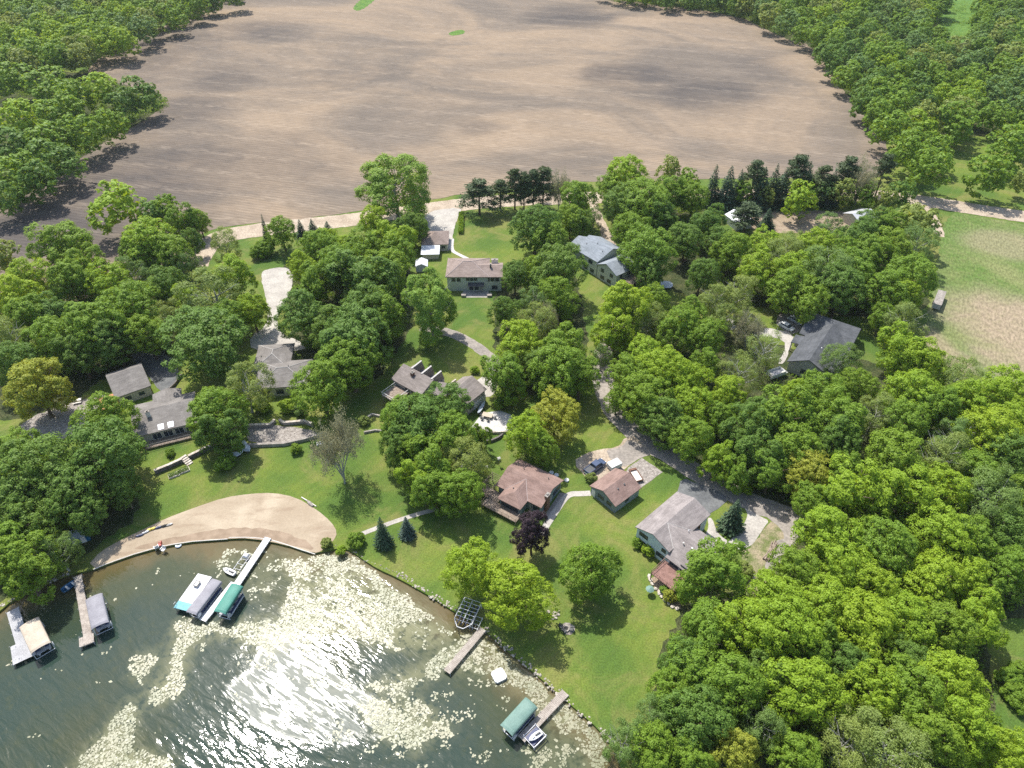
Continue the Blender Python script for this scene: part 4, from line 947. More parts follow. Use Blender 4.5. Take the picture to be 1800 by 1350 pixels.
# 12. sheds of the farmyard
h = house('pale_roofed_shed', 'shed with pale metal roof behind a pine at the left end of the farmyard', G(1298, 396)[:2], 20, 'shed')
wl, rf = MB(), MB(); gable(wl, rf, -3.5, 3.5, -3.6, 4.4, 2.8, 4.2, 'y', inset=.3, th=.1); wl.build('wall', MAT['w_white'], h); rf.build('roof', MAT['roof_metal'], h); door(h, 0, -3.3, -90, 2.6, 2.2, 'garage_door', name='garage_door')
h = house('weathered_shed', 'weathered grey shed half hidden behind round trees at the right end of the farmyard', G(1508, 392)[:2], 25, 'shed')
wl, rf = MB(), MB(); gable(wl, rf, -4.5, 4.5, -4, 4, 3, 4.6, 'x', inset=.3, th=.1); wl.build('wall', MAT['w_tan'], h); rf.build('roof', MAT['steel'], h); door(h, 0, -3.7, -90, 2.6, 2.2, 'garage_door', name='garage_door')
h = house('blue_boathouse', 'small blue boathouse in deep shade at the left end of the beach', G(141, 946)[:2], 28, 'boathouse')
wl, rf = MB(), MB(); gable(wl, rf, -2.2, 2.2, -1.8, 1.8, 2.0, 2.9, 'x', inset=.2, th=.08); wl.build('wall', MAT['blue_plastic'], h); rf.build('roof', MAT['canvas_blue'], h); door(h, -.9, -1.6, -90, .9, 1.7, 'white'); door(h, .8, -1.6, -90, .9, 1.7, 'white')
# ================================================================== docks, boats, vehicles and yard things
WZ = WATER_Z
def ang(a, b): return math.atan2(b[1] - a[1], b[0] - a[0])
def dock(name, label, runs, mat, z=.35, post_mat='steel', group='docks along the shore', extra=None):
    """runs: list of (pixel start, pixel end, width)"""
    a0 = G(*runs[0][0], z); o = thing(name, label, 'dock', (a0.x, a0.y, 0), 0, group)
    dk = MB(); pp = []
    for nr, (p, q, wd) in enumerate(runs):
        z += .015 * (nr > 0); a, b = G(*p, z), G(*q, z); L = (b - a).length; th = ang(a, b)
        M = Matrix.Translation((a.x - a0.x, a.y - a0.y, 0)) @ Matrix.Rotation(th, 4, 'Z')
        n = max(1, int(L / .29))
        for i in range(n): dk.box(i * L / n, (i + 1) * L / n - .025, -wd / 2, wd / 2, z - .05, z, M)
        for s in (-1, 1): dk.box(0, L, s * wd / 2 - .04, s * wd / 2 + .04, z - .22, z - .052, M)
        k = max(1, round(L / 3.0))
        for i in range(k + 1):
            for s in (-1, 1): pp.append(M @ Vector((min(max(i * L / k, .1), L - .1), s * (wd / 2 + .09), 0)))
    dk.build('deck', MAT[mat], o)
    me = None
    for p in pp:
        if me is None:
            po = MB().tube([(0, 0, -2.0), (0, 0, z + .25)], .045, 6).build('post', MAT[post_mat], o); me = po.data
        else:
            po = bpy.data.objects.new('post', me); COL.objects.link(po); po.parent = o
        po.location = (p.x, p.y, 0)
    return o
dock('white_dock', 'long white dock running from the beach to the white swim platform', [((471, 945), (414, 1030), 1.35), ((400, 1022), (428, 1030), 2.4), ((383, 1070), (352, 1093), 1.2), ((408, 1030), (380, 1073), 1.25)][:1] + [((411, 1024), (356, 1091), 1.3)], 'dock_white')
dock('straight_dock', 'grey dock widening at its end, beside the tan canopy', [((22, 1072), (46, 1152), 2.0), ((38, 1128), (43, 1160), 3.6)], 'dock_grey')
dock('hooked_dock', 'pale dock with a hooked end, beside the dark grey canopy', [((136, 1012), (156, 1130), 1.35), ((139, 1130), (165, 1120), 2.0)], 'dock_wood')
dock('board_dock', 'narrow weathered board dock beside the empty boat lift', [((849, 1105), (785, 1181), 1.35)], 'dock_wood')
dock('section_dock', 'pale wooden dock running from the rocks beside the sage canopy', [((994, 1217), (916, 1299), 1.45)], 'dock_wood')

# white swim platform
a, b, c_ = G(348, 1008, .8), G(370, 1017, .8), G(305, 1068, .8)
L = (c_ - a).length; th = ang(a, c_)
o = thing('swim_platform', 'white swim platform with teal carpeted end, at the end of the white dock', 'platform', (a.x, a.y, 0), th, 'docks along the shore')
m = MB(); Wd = 3.1
for i in range(26): m.box(i * L * .8 / 26, (i + 1) * L * .8 / 26 - .02, 0, Wd, .70, .80)
m.box(0, L, 0, .1, .5, .699).box(0, L, Wd - .1, Wd, .5, .699).build('deck', MAT['dock_white'], o)
MB().box(L * .8 + .01, L, 0, Wd, .70, .80).build('carpet', MAT['teal_mat'], o)
for x in (.2, L - .2):
    for y in (.15, Wd - .15): MB().tube([(x, y, -2), (x, y, .69)], .06, 6).build('post', MAT['steel'], o)
MB().tube([(L - .3, .1, .8), (L - .3, .1, 1.6), (L - .8, .1, 1.6), (L - .8, .1, .8)], .035, 5).build('ladder_rail', MAT['metal'], o)
tb = thing('deck_box', 'pale box with dark rim standing on the white swim platform', 'box', (0, 0, 0), th)
q = G(347, 1028, .8); tb.location = (q.x, q.y, .8)
MB().box(-.55, .55, -.4, .4, 0, .45).build('body', MAT['offwhite'], tb)
MB().box(-.62, .62, -.47, -.36, .40, .52).box(-.62, .62, .36, .47, .40, .52).box(-.62, -.51, -.36, .36, .40, .52).box(.51, .62, -.36, .36, .40, .52).build('rim', MAT['dark_metal'], tb)

def canopy(name, label, p0, p1, width, mat, z=2.2, rise=.45, skirt=.35, flat=False):
    a, b = G(*p0, z), G(*p1, z); L = (b - a).length; th = ang(a, b)
    o = thing(name, label, 'boat lift', (a.x, a.y, 0), th, 'canopied boat lifts')
    n = 10; m = MB(); vs = []; prof = [(-width / 2, z - skirt)]
    for i in range(n + 1):
        t_ = math.pi * i / n; prof.append((-math.cos(t_) * width / 2, z + (rise * math.sin(t_) ** .8 if not flat else 0)))
    prof.append((width / 2, z - skirt))
    xs = [-.05, .35, L - .35, L + .05]; zf = [-.16, 0, 0, -.16]
    for x, dz in zip(xs, zf): vs += [(x, y, zz + (dz if abs(y) < width / 2 - .01 else 0)) for y, zz in prof]
    k = len(prof); fs = [(i * k + j, i * k + j + 1, (i + 1) * k + j + 1, (i + 1) * k + j) for i in range(3) for j in range(k - 1)]
    cv = m.add(vs, fs).build('canopy', MAT[mat], o, smooth=False)
    md = cv.modifiers.new('cloth', 'SOLIDIFY'); md.thickness = .04
    fr = MB()
    for x in (.5, L - .5):
        for y in (-width / 2 + .08, width / 2 - .08): fr.tube([(x, y, -2), (x, y, z - .02)], .06, 6)
        fr.tube([(x, -width / 2 + .08, z - .06), (x, width / 2 - .08, z - .06)], .04, 5).tube([(x, -width / 2 + .08, WZ + .05), (x, width / 2 - .08, WZ + .05)], .06, 5)
    for y in (-width / 2 + .08, width / 2 - .08): fr.tube([(0, y, z - skirt + .02), (L, y, z - skirt + .02)], .035, 5)
    fr.build('frame', MAT['metal'], o)
    MB().lathe([(.42, -.05), (.5, 0), (.42, .05)], 14, Matrix.Translation((L - .5, width / 2 + .1, 1.0)) @ Matrix.Rotation(R(90), 4, 'X')).build('wheel', MAT['metal'], o)
    return o, a, b, th, L
def pontoon(label, a, b, th, L, mat='dock_grey'):
    c = (a + b) / 2; o = thing('pontoon_boat', label, 'boat', (c.x, c.y, WZ + .1), th, 'boats under the canopies'); l = L * .43; w_ = 1.15
    t_ = MB()
    for y in (-.85, .85): t_.tube([(-l, y, .2), (l - .6, y, .2), (l, y, .4)], [.3, .3, .05], 8)
    t_.build('float', MAT['metal'], o, smooth=False)
    MB().box(-l, l - .25, -w_, w_, .5, .6).build('deck', MAT[mat], o)
    f = MB().box(-l + .1, l - .9, -w_ + .02, -w_ + .07, .61, 1.25).box(-l + .1, l - .9, w_ - .07, w_ - .02, .61, 1.25).box(l - .95, l - .9, -w_ + .08, -.4, .61, 1.25).box(l - .95, l - .9, .4, w_ - .08, .61, 1.25)
    f.build('fence', MAT['navy'], o)
    MB().box(-l + .3, -l + 1.1, -w_ + .1, w_ - .1, .61, 1.05).box(l - 2.6, l - 1.1, -w_ + .1, -.5, .61, 1.05).box(l - 2.6, l - 1.1, .5, w_ - .1, .61, 1.05).build('seat', MAT['seat'], o)
    MB().taper(-.3, .3, .25, .95, .61, 1.4, .1, .05).build('console', MAT['dark_metal'], o)
    MB().box(-l - .45, -l - .02, -.2, .2, .2, 1.0).build('outboard', MAT['black'], o)
for nm, lb, p0, p1, wd, mt, bl in (
    ('canopied_lift', 'boat lift under a tan arched canopy, beside the grey dock', (51, 1094), (72, 1139), 3.3, 'canvas_tan', 'pontoon boat in the shade of the tan canopy'),
    ('canopied_lift', 'boat lift under a dark grey arched canopy, beside the hooked dock', (165, 1049), (176, 1100), 3.0, 'canvas_grey', 'pontoon boat in the shade of the arched dark grey canopy'),
    ('canopied_lift', 'boat lift under a teal green canopy, beside the end of the white dock', (417, 1029), (386, 1077), 2.5, 'canvas_green', 'pontoon boat in the shade of the teal canopy'),
    ('canopied_lift', 'boat lift under a sage green canopy, beside the wooden section dock', (934, 1235), (890, 1284), 2.7, 'canvas_sage', 'pontoon boat in the shade of the sage canopy')):
    _, a, b, th, L = canopy(nm, lb, p0, p1, wd, mt); pontoon(bl, a, b, th, L)
_, a, b, th, L = canopy('canopied_lift', 'boat lift under a flat-sided grey canopy touching the white swim platform', (381, 1020), (336, 1078), 2.3, 'canvas_grey', 1.7, .30, .5)
pontoon('pontoon boat in the shade of the grey canopy by the swim platform', a, b, th, L)

# empty boat lift of pipes by the rocks
a, b = G(832, 1058, .9), G(812, 1100, .9); th = ang(a, b)
o = thing('boat_lift', 'empty silver pipe boat lift pulled up on the rocky shore beside the board dock', 'boat lift', (a.x, a.y, 0), th); L = (b - a).length + .8
m = MB()
for y in (-1.75, 1.75): m.tube([(0, y, 1.5), (L - 1.4, y, 1.5), (L, y * .35, 1.5)], .085, 6); m.tube([(.2, y, -1), (.2, y, 1.5)], .07, 6).tube([(L - 1.5, y, -1.6), (L - 1.5, y, 1.5)], .07, 6)
m.tube([(L, -.61, 1.5), (L, .61, 1.5)], .085, 6).tube([(0, 0, 1.55), (L - 1.0, 0, 1.55)], .07, 6); m.build('frame', MAT['dock_white'], o)
m = MB()
for i in range(7): m.tube([(i * (L - 1.4) / 6, -1.75, 1.5), (i * (L - 1.4) / 6, 1.75, 1.5)], .055, 5)
m.build('crossbars', MAT['dock_white'], o)
m = MB()
for y in (-1.2, -.4, .4, 1.2): m.box(.3, L - 1.2, y - .09, y + .09, .25, .45)
m.build('bunk', MAT['navy'], o)
# second low lift frame next to it
a, b = G(842, 1083, .6), G(834, 1100, .6); th = ang(a, b)
o = thing('jet_ski_lift', 'small low pipe lift between the silver boat lift and the board dock', 'boat lift', (a.x, a.y, 0), th)
m = MB()
for y in (-.8, .8): m.tube([(0, y, .6), (2.8, y, .6)], .06, 6).tube([(.2, y, -1.4), (.2, y, .6)], .05, 5).tube([(2.6, y, -1.6), (2.6, y, .6)], .05, 5)
for x in (.2, 1, 1.8, 2.6): m.tube([(x, -.8, .58), (x, .8, .58)], .045, 5)
m.build('frame', MAT['metal'], o); MB().box(.4, 2.4, -.35, -.2, .62, .72).box(.4, 2.4, .2, .35, .62, .72).build('bunk', MAT['dark_metal'], o)

def jet_ski(label, px, heading, hull, z=WZ + .05, s=1.0):
    p = G(*px, z); o = thing('jet_ski', label, 'jet ski', (p.x, p.y, z), heading, 'jet skis by the docks'); o.scale = (s, s, s)
    h_ = MB(); st_ = [(-1.45, .50, .08, .55), (-.6, .60, 0, .60), (.4, .58, .0, .66), (1.1, .36, .12, .70), (1.55, .04, .38, .66)]
    vs = []
    for x, w_, zb, zt in st_: vs += [(x, -w_, zt), (x, -w_ * .75, zb + .1), (x, 0, zb), (x, w_ * .75, zb + .1), (x, w_, zt), (x, w_ * .45, zt + .08), (x, -w_ * .45, zt + .08)]
    fs = [(i * 7 + j, i * 7 + (j + 1) % 7, (i + 1) * 7 + (j + 1) % 7, (i + 1) * 7 + j) for i in range(4) for j in range(7)] + [tuple(range(7))[::-1], tuple(range(28, 35))]
    h_.add(vs, fs).build('hull', MAT[hull], o)
    MB().taper(-1.2, .05, -.17, .17, .68, .95, .12, .05).build('seat', MAT['dark_metal'], o)
    MB().taper(.2, 1.0, -.26, .26, .70, 1.0, .3, .08).build('cowl', MAT[hull], o)
    MB().tube([(.28, -.38, 1.1), (.36, 0, 1.05), (.28, .38, 1.1)], .035, 5).build('handlebar', MAT['dark_metal'], o)
jet_ski('silver-white jet ski parked beside the near end of the white dock', (404, 1007), R(155), 'white')
q0 = G(426, 988, .3)
o = thing('jet_ski_lift', 'narrow pipe lift frame alongside the middle of the white dock', 'boat lift', (q0.x, q0.y, 0), ang(G(434, 975), G(416, 1000)))
m = MB()
for y in (-.7, .7): m.tube([(-2, y, .4), (2, y, .4)], .06, 6).tube([(-1.8, y, -1.8), (-1.8, y, .4)], .05, 5).tube([(1.8, y, -1.8), (1.8, y, .4)], .05, 5)
for x in (-1.8, -.6, .6, 1.8): m.tube([(x, -.7, .38), (x, .7, .38)], .045, 5)
m.build('frame', MAT['dock_white'], o); MB().taper(-2.0, -.9, -.5, .5, .45, .9, .2, .1).build('winch_box', MAT['metal'], o)
# floating jet ski port
q = G(940, 1296, 0); th = ang(G(945, 1279), G(938, 1313))
o = thing('jet_ski_lift', 'pipe lift with a dark blue bunk beside the end of the section dock', 'boat lift', (q.x, q.y, 0), ang(G(960, 1290), G(937, 1313)) )
m = MB()
for y in (-1.25, 1.25): m.tube([(-1.5, y, .5), (1.5, y, .5)], .10, 6)
for x in (-1.4, 1.4): m.tube([(x, -1.25, .48), (x, 1.25, .48)], .07, 6)
for x in (-1.35, 1.35):
    for y in (-1.25, 1.25): m.tube([(x, y, -2), (x, y, .9)], .06, 5)
m.build('frame', MAT['dock_white'], o); MB().box(-1.25, 1.25, -.95, .95, .30, .42).build('bunk', MAT['navy'], o)
jet_ski('small jet ski resting on the lift beside the section dock', (941, 1296), ang(G(960, 1283), G(925, 1308)), 'white', .40, .85)

# swim raft
q = G(877, 1187, 0)
o = thing('swim_raft', 'square white swim raft floating between two docks', 'raft', (q.x, q.y, 0), R(28))
b = MB(); pl = [(-1.05, -1.05), (1.05, -1.05), (1.05, 1.05), (-1.05, 1.05)]; pl = [(-1.15, -.8), (-.8, -1.15), (.8, -1.15), (1.15, -.8), (1.15, .8), (.8, 1.15), (-.8, 1.15), (-1.15, .8)]
b.prism(pl, WZ + .12, .12); b.build('deck', MAT['white'], o)
MB().tube([(-.8, -.8, WZ - .05), (.8, -.8, WZ - .05)], .22, 8).tube([(-.8, .8, WZ - .05), (.8, .8, WZ - .05)], .22, 8).build('float', MAT['dock_grey'], o)

# timber edging of the beach
pts = smooth_closed([(166, 1001), (190, 991), (250, 970), (320, 953.5), (400, 946)], 1, False)
def edging(label, px):
    w_ = [G(*p, 0) for p in smooth_closed(px, 1, False)]; a0 = w_[0]; o = MB()
    o.tube([(p.x - a0.x, p.y - a0.y, .0) for p in w_], .10, 6); o = o.build('beach_edging', MAT['offwhite'], None, (a0.x, a0.y, 0)); tag(o, label, 'edging', 'edging logs of the beach')
edging('pale log edging along the left half of the beach waterline', [(164, 1001), (190, 990), (250, 969), (320, 953), (400, 947.5)])
edging('pale log edging along the waterline left of the white dock', [(402, 945), (440, 944.5), (464, 947)])
edging('pale log edging along the waterline right of the white dock', [(476, 949), (500, 956), (525, 965), (554, 974)])

# rocks of the shore (too many to count)
rr = random.Random(3); bm = bmesh.new(); bmesh.ops.create_icosphere(bm, subdivisions=1, radius=1); IV = np.array([v.co[:] for v in bm.verts]); IF = [tuple(v.index for v in f.verts) for f in bm.faces]; bm.free()
def rock(m, p, r, rg):
    a = rg.uniform(0, 6.3); sx, sy, sz = r * rg.uniform(.8, 1.35), r * rg.uniform(.7, 1.1), r * rg.uniform(.5, .8); k = len(m.v); ca, sa = math.cos(a), math.sin(a)
    for v in IV:
        j = rg.uniform(.78, 1.15); x, y, z = v[0] * sx * j, v[1] * sy * j, v[2] * sz * j
        m.v.append((p[0] + x * ca - y * sa, p[1] + x * sa + y * ca, p[2] + z))
    m.f += [tuple(i + k for i in f) for f in IF]
m = MB()
for px, wd, den, rad in (([(694, 1004), (740, 1034), (790, 1064), (806, 1074)], 1.3, 5, .24), ([(852, 1104), (900, 1147), (950, 1190), (1000, 1234), (1060, 1286), (1080, 1312)], 1.1, 4.5, .24), ([(640, 984), (694, 1006)], .5, 3, .16), ([(-30, 1092), (20, 1052), (60, 1034), (120, 1008)], .8, 3, .28), ([(588, 958), (612, 962), (636, 980)], .5, 2, .2)):
    w_ = smooth_closed([tuple(G(*p)[:2]) for p in px], 1, False)
    for (a, b) in zip(w_, w_[1:]):
        L = math.hypot(b[0] - a[0], b[1] - a[1])
        for _ in range(int(L * den)):
            u = rr.random(); n = Vector((-(b[1] - a[1]), b[0] - a[0])).normalized(); off = rr.uniform(-wd / 2, wd / 2)
            rock(m, (a[0] + (b[0] - a[0]) * u + n.x * off, a[1] + (b[1] - a[1]) * u + n.y * off, rr.uniform(-.12, .08)), rad * rr.uniform(.6, 1.3), rr)
o = m.build('shore_rocks', MAT['shore_rock']); o['kind'] = 'stuff'; o['label'] = 'pale rocks heaped along the lake shore'; o['category'] = 'rocks'

# boulders round the planting bed of the split-level house
proto = None
bl = [(1141, 1014), (1143, 1020), (1147, 1027), (1152, 1036), (1159, 1043), (1163, 1049), (1168, 1055), (1175, 1061), (1182, 1067), (1190, 1070), (1160, 1040), (1166, 1044), (1157, 1007)]
for i, p in enumerate(bl):
    m = MB(); rock(m, (0, 0, .15), .5, rr); q = G(*p)
    ends = {0: 'nearest the deck steps', 9: 'at the lower end of the row', 10: 'inside the bed, left of the yellow shrub', 11: 'just beside the yellow shrub', 12: 'under the red deck corner'}
    tag(m.build('boulder', MAT['stone'], None, (q.x, q.y, 0)), 'pale boulder edging the planting bed, %s' % ends.get(i, '%s from the deck steps' % ('second third fourth fifth sixth seventh eighth ninth'.split()[min(i, 8) - 1])), 'boulder', 'boulders round the planting bed')

# ------------------------------------------------------------------ vehicles
def wheel(parent, x, y, r=.38, w_=.26):
    t_ = MB().lathe([(r * .7, -w_ / 2), (r, -w_ / 2 + .04), (r, w_ / 2 - .04), (r * .7, w_ / 2)], 16, Matrix.Translation((x, y, r)) @ Matrix.Rotation(R(90), 4, 'X')).build('wheel', MAT['black'], parent)
    MB().lathe([(r * .6, -w_ / 2 - .015), (r * .6, w_ / 2 + .015)], 10, Matrix.Translation((x, y, r)) @ Matrix.Rotation(R(90), 4, 'X')).build('rim', MAT['metal'], t_)
def car_body(o, L, W, belt, roofz, cab, paint, bed=None, hood=.28):
    l, w_ = L / 2, W / 2; m = MB()
    secs = [(-l, .42, belt - .12, .90), (-l + .12, .34, belt, .97), (-l * .35, .30, belt + .02, 1.0), (l * .35, .30, belt, 1.0), (l - .5, .32, belt - .12, .97), (l - .1, .36, belt - .26, .90), (l, .46, belt - .36, .82)]
    vs = []
    for x, zb, zt, k in secs: vs += [(x, -w_ * k, zb), (x, -w_ * k, (zb + zt) / 2 + .1), (x, -w_ * k * .93, zt), (x, w_ * k * .93, zt), (x, w_ * k, (zb + zt) / 2 + .1), (x, w_ * k, zb)]
    n = len(secs); fs = [(i * 6 + j, i * 6 + (j + 1) % 6, (i + 1) * 6 + (j + 1) % 6, (i + 1) * 6 + j) for i in range(n - 1) for j in range(6)] + [tuple(range(6))[::-1], tuple(range((n - 1) * 6, n * 6))]
    m.add(vs, fs); x0, x1, i0, i1 = cab
    m.taper(x0 + i0 * .86, x1 - i1 * .86, -w_ * .80, w_ * .80, belt + (roofz - belt) * .84, roofz, .10, .06)
    for x in (x0 + i0 * .55, (x0 + x1) / 2, x1 - i1 * .55):
        for s in (-1, 1): m.tube([(x, s * w_ * .9, belt), (x, s * w_ * .82, belt + (roofz - belt) * .9)], .05, 4)
    if bed:
        a, b = bed; m.box(a, b, -w_ * .93, -w_ * .80, belt, belt + .14).box(a, b, w_ * .80, w_ * .93, belt, belt + .14).box(a - .02, a + .08, -w_ * .79, w_ * .79, belt, belt + .14)
    bd = m.build('body', MAT[paint], o)
    MB().taper(x0, x1, -w_ * .90, w_ * .90, belt - .02, belt + (roofz - belt) * .86, i1, .16, None, i0).build('window', MAT['glass'], o)
    if bed:
        a, b = bed; MB().box(a + .09, b - .01, -w_ * .795, w_ * .795, belt + .015, belt + .03).build('cargo_bed', MAT['dark_metal'], o)
    for s in (-1, 1):
        MB().box(l - .16, l - .03, s * w_ * .62 - .16, s * w_ * .62 + .16, belt - .34, belt - .20).build('headlight', MAT['white'], o)
        MB().box(-l - .015, -l + .06, s * w_ * .7 - .09, s * w_ * .7 + .09, belt - .45, belt - .16).build('tail_light', MAT['red'], o)
        MB().box(x1 - i1 * .3 - .2, x1 - i1 * .3, s * (w_ + .12) - .09, s * (w_ + .12) + .09, belt + .05, belt + .2).build('mirror', MAT['black'], o)
    MB().box(-l - .06, -l + .02, -w_ * .8, w_ * .8, .42, .6).build('bumper', MAT['metal'], o); MB().box(l - .06, l + .04, -w_ * .72, w_ * .72, .42, .6).build('bumper', MAT['metal'], o)
    for x in (-l * .60, l * .62):
        for s in (-1, 1): wheel(o, x, s * (w_ - .12))
def vehicle(name, label, cat, px, head, L, W, belt, roofz, cab, paint, bed=None, group=None):
    p = G(*px, .8); o = thing(name, label, cat, (p.x, p.y, .05), head, group); car_body(o, L, W, belt, roofz, cab, paint, bed); return o
hd = ang(G(1030, 830, .8), G(1060, 809, .8))
vehicle('pickup_truck', 'dark blue-grey pickup truck with an open bed, on the gravel drive by the brown garage', 'pickup truck', (1046, 820), hd, 5.9, 2.0, 1.12, 1.9, (-.75, 1.75, .12, .75), 'truck_paint', (-2.9, -.80))
vehicle('parked_car', 'silver car parked nearest the charcoal-roofed house, under dappled shade', 'car', (1399, 562), ang(G(1384, 556), G(1412, 570)), 4.7, 1.9, .98, 1.6, (-2.0, 1.2, .35, .75), 'silver_paint', None, 'cars by the charcoal-roofed house')
vehicle('parked_car', 'white car parked on the dappled drive, in front of the silver car', 'car', (1383, 573), ang(G(1372, 568), G(1398, 582)), 4.6, 1.85, .95, 1.5, (-1.8, 1.2, .45, .75), 'white', None, 'cars by the charcoal-roofed house')

# white cargo trailer at the garage corner
p = G(1080, 817, .9)
o = thing('cargo_trailer', 'small white box trailer behind the brown garage', 'trailer', (p.x, p.y, 0), ang(G(1072, 822), G(1089, 814)))
o.scale = (.85, .85, .8); MB().box(-1.75, 1.75, -1.15, 1.15, .5, 2.0).build('body', MAT['white'], o)
for s in (-1, 1): wheel(o, -.2, s * 1.25, .32, .2)
MB().tube([(1.75, 0, .55), (2.9, 0, .5)], .05, 5).build('hitch', MAT['dark_metal'], o); MB().box(-1.80, -1.751, -.95, .95, .6, 1.9).build('door', MAT['offwhite'], o)
# utility trailer
p = G(1117, 835, .4)
o = thing('utility_trailer', 'low open brown utility trailer with pale bed on the pebble pad', 'trailer', (p.x, p.y, 0), ang(G(1123, 844), G(1112, 827)))
MB().box(-2.0, 1.6, -.82, .82, .45, .55).build('bed', MAT['offwhite'], o)
MB().box(-2.0, 1.6, -.92, -.83, .42, .85).box(-2.0, 1.6, .83, .92, .42, .85).box(-2.1, -2.01, -.92, .92, .42, .85).box(1.2, 1.69, -.82, .82, .551, .9).build('side_rail', MAT['brick'], o)
for s in (-1, 1): wheel(o, -.3, s * 1.05, .3, .18)
MB().tube([(1.6, -.5, .45), (2.7, 0, .45), (1.6, .5, .45)], .05, 5).build('hitch', MAT['dark_metal'], o)
# long trailer at the meadow edge
p = G(1650, 528, 1.2)
o = thing('flatbed_trailer', 'long pale-topped enclosed trailer standing at the edge of the dry meadow', 'trailer', (p.x, p.y, 0), ang(G(1645, 541), G(1655, 514)))
MB().box(-4.5, 4.5, -1.1, 1.1, .7, 2.2).build('body', MAT['steel'], o); MB().box(-4.55, 4.55, -1.14, 1.14, 2.201, 2.3).build('roof', MAT['stone_mid'], o)
for x in (-1.2, 0):
    for s in (-1, 1): wheel(o, x, s * 1.2, .38, .22)
MB().tube([(4.7, 0, .8), (6.0, 0, .6)], .07, 5).build('hitch', MAT['dark_metal'], o)
# covered boats on the lawn
for lb, px, hd2, sc in (('small boat under a blue-grey tarp on the shaded lawn, nearer the retaining wall steps', (411, 800), (G(400, 804), G(422, 797)), 1.0), ('small boat under a blue-grey tarp beside the stone terrace, behind the other covered boat', (430, 786), (G(421, 776), G(440, 795)), 1.1)):
    q = G(*px, .6); o = thing('covered_boat', lb, 'boat', (q.x, q.y, 0), ang(*hd2), 'tarped boats on the lawn'); o.scale = (sc, sc, sc)
    m = MB(); vs = []
    for x, w_, z0, zt in [(-2.1, .85, .5, 1.0), (-1.0, 1.0, .4, 1.25), (.4, .95, .4, 1.2), (1.5, .6, .5, 1.05), (2.2, .1, .8, .95)]: vs += [(x, -w_, z0 + .25), (x, 0, zt + .1), (x, w_, z0 + .25), (x, w_ * .6, z0), (x, -w_ * .6, z0)]
    m.add(vs, [(i * 5 + j, i * 5 + (j + 1) % 5, (i + 1) * 5 + (j + 1) % 5, (i + 1) * 5 + j) for i in range(4) for j in range(5)] + [(4, 3, 2, 1, 0), (20, 21, 22, 23, 24)]).build('tarp', MAT['canvas_blue'], o)
    MB().box(-1.8, 1.6, -.35, .35, .05, .42).build('trailer_frame', MAT['dark_metal'], o)
q = G(846, 716, 1); o = thing('covered_canoe', 'slender canoe under a blue-grey cover leaning by the fin-roofed house', 'canoe', (q.x, q.y, .5), ang(G(840, 728), G(854, 703)))
m = MB(); vs = []
for x, w_, z in [(-2.4, .05, .5), (-1.6, .38, .25), (0, .5, .15), (1.6, .38, .25), (2.4, .05, .5)]: vs += [(x, -w_, .55), (x, 0, .72), (x, w_, .55), (x, 0, z)]
m.add(vs, [(i * 4 + j, i * 4 + (j + 1) % 4, (i + 1) * 4 + (j + 1) % 4, (i + 1) * 4 + j) for i in range(4) for j in range(4)] + [(3, 2, 1, 0), (16, 17, 18, 19)]).build('cover', MAT['canvas_blue'], o)
MB().box(-1.3, -1.1, -.5, .5, -.5, .16).box(1.1, 1.3, -.5, .5, -.5, .16).build('stand', MAT['timber'], o)
q = G(123, 1027, .4); o = thing('blue_boat', 'small open blue boat in shadow at the shore end of the hooked dock', 'boat', (q.x, q.y, WZ), ang(G(115, 1033), G(131, 1021)))
m = MB(); vs = []
for x, w_, z in [(-1.7, .7, .25), (-.6, .8, .1), (.7, .65, .12), (1.8, .06, .5)]: vs += [(x, -w_, .7), (x, -w_ * .6, z), (x, w_ * .6, z), (x, w_, .7)]
m.add(vs, [(i * 4 + j, i * 4 + j + 1, (i + 1) * 4 + j + 1, (i + 1) * 4 + j) for i in range(3) for j in range(3)] + [(0, 1, 2, 3)]).build('hull', MAT['blue_plastic'], o); o.children[0].modifiers.new('t', 'SOLIDIFY').thickness = .06
MB().box(-.9, -.5, -.7, .7, .5, .56).box(.3, .7, -.66, .66, .5, .56).build('seat', MAT['white'], o)

# kayaks and toys along the beach
def kayak(label, px, hd2, col, s=1.0):
    q = G(*px); o = thing('kayak', label, 'kayak', (q.x, q.y, .06), hd2, 'kayaks in a row on the beach'); o.scale = (s * .62, s * .95, s)
    m = MB(); vs = []
    for x, w_, z in [(-1.6, .04, .25), (-1.0, .3, .08), (0, .38, .02), (1.0, .3, .08), (1.6, .04, .25)]: vs += [(x, -w_, .26), (x, -w_ * .5, .40), (x, w_ * .5, .40), (x, w_, .26), (x, 0, z)]
    m.add(vs, [(i * 5 + j, i * 5 + (j + 1) % 5, (i + 1) * 5 + (j + 1) % 5, (i + 1) * 5 + j) for i in range(4) for j in range(5)] + [(4, 3, 2, 1, 0), (20, 21, 22, 23, 24)]).build('hull', MAT[col], o)
    MB().lathe([(.26, .39), (.26, .43), (.2, .43), (.2, .395)], 10, Matrix.Scale(1.6, 4, (1, 0, 0))).build('cockpit', MAT['black'], o)
hh = ang(G(242, 942), G(300, 924))
for lb, px, col, s in (('dark kayak at the left end of the row on the beach', (246, 942), 'navy', .8), ('white kayak between the dark one and the yellow one', (257, 936), 'white', .8), ('bright yellow kayak in the beach row', (267, 931), 'yellow', .95),
                       ('navy kayak just right of the yellow one', (279, 928), 'navy', .8), ('black kayak near the right end of the beach row', (290, 925), 'black', .8), ('pale kayak at the right end of the beach row', (298, 923), 'offwhite', .75)): kayak(lb, px, hh + (.25 if 'white' in lb else 0), col, s)
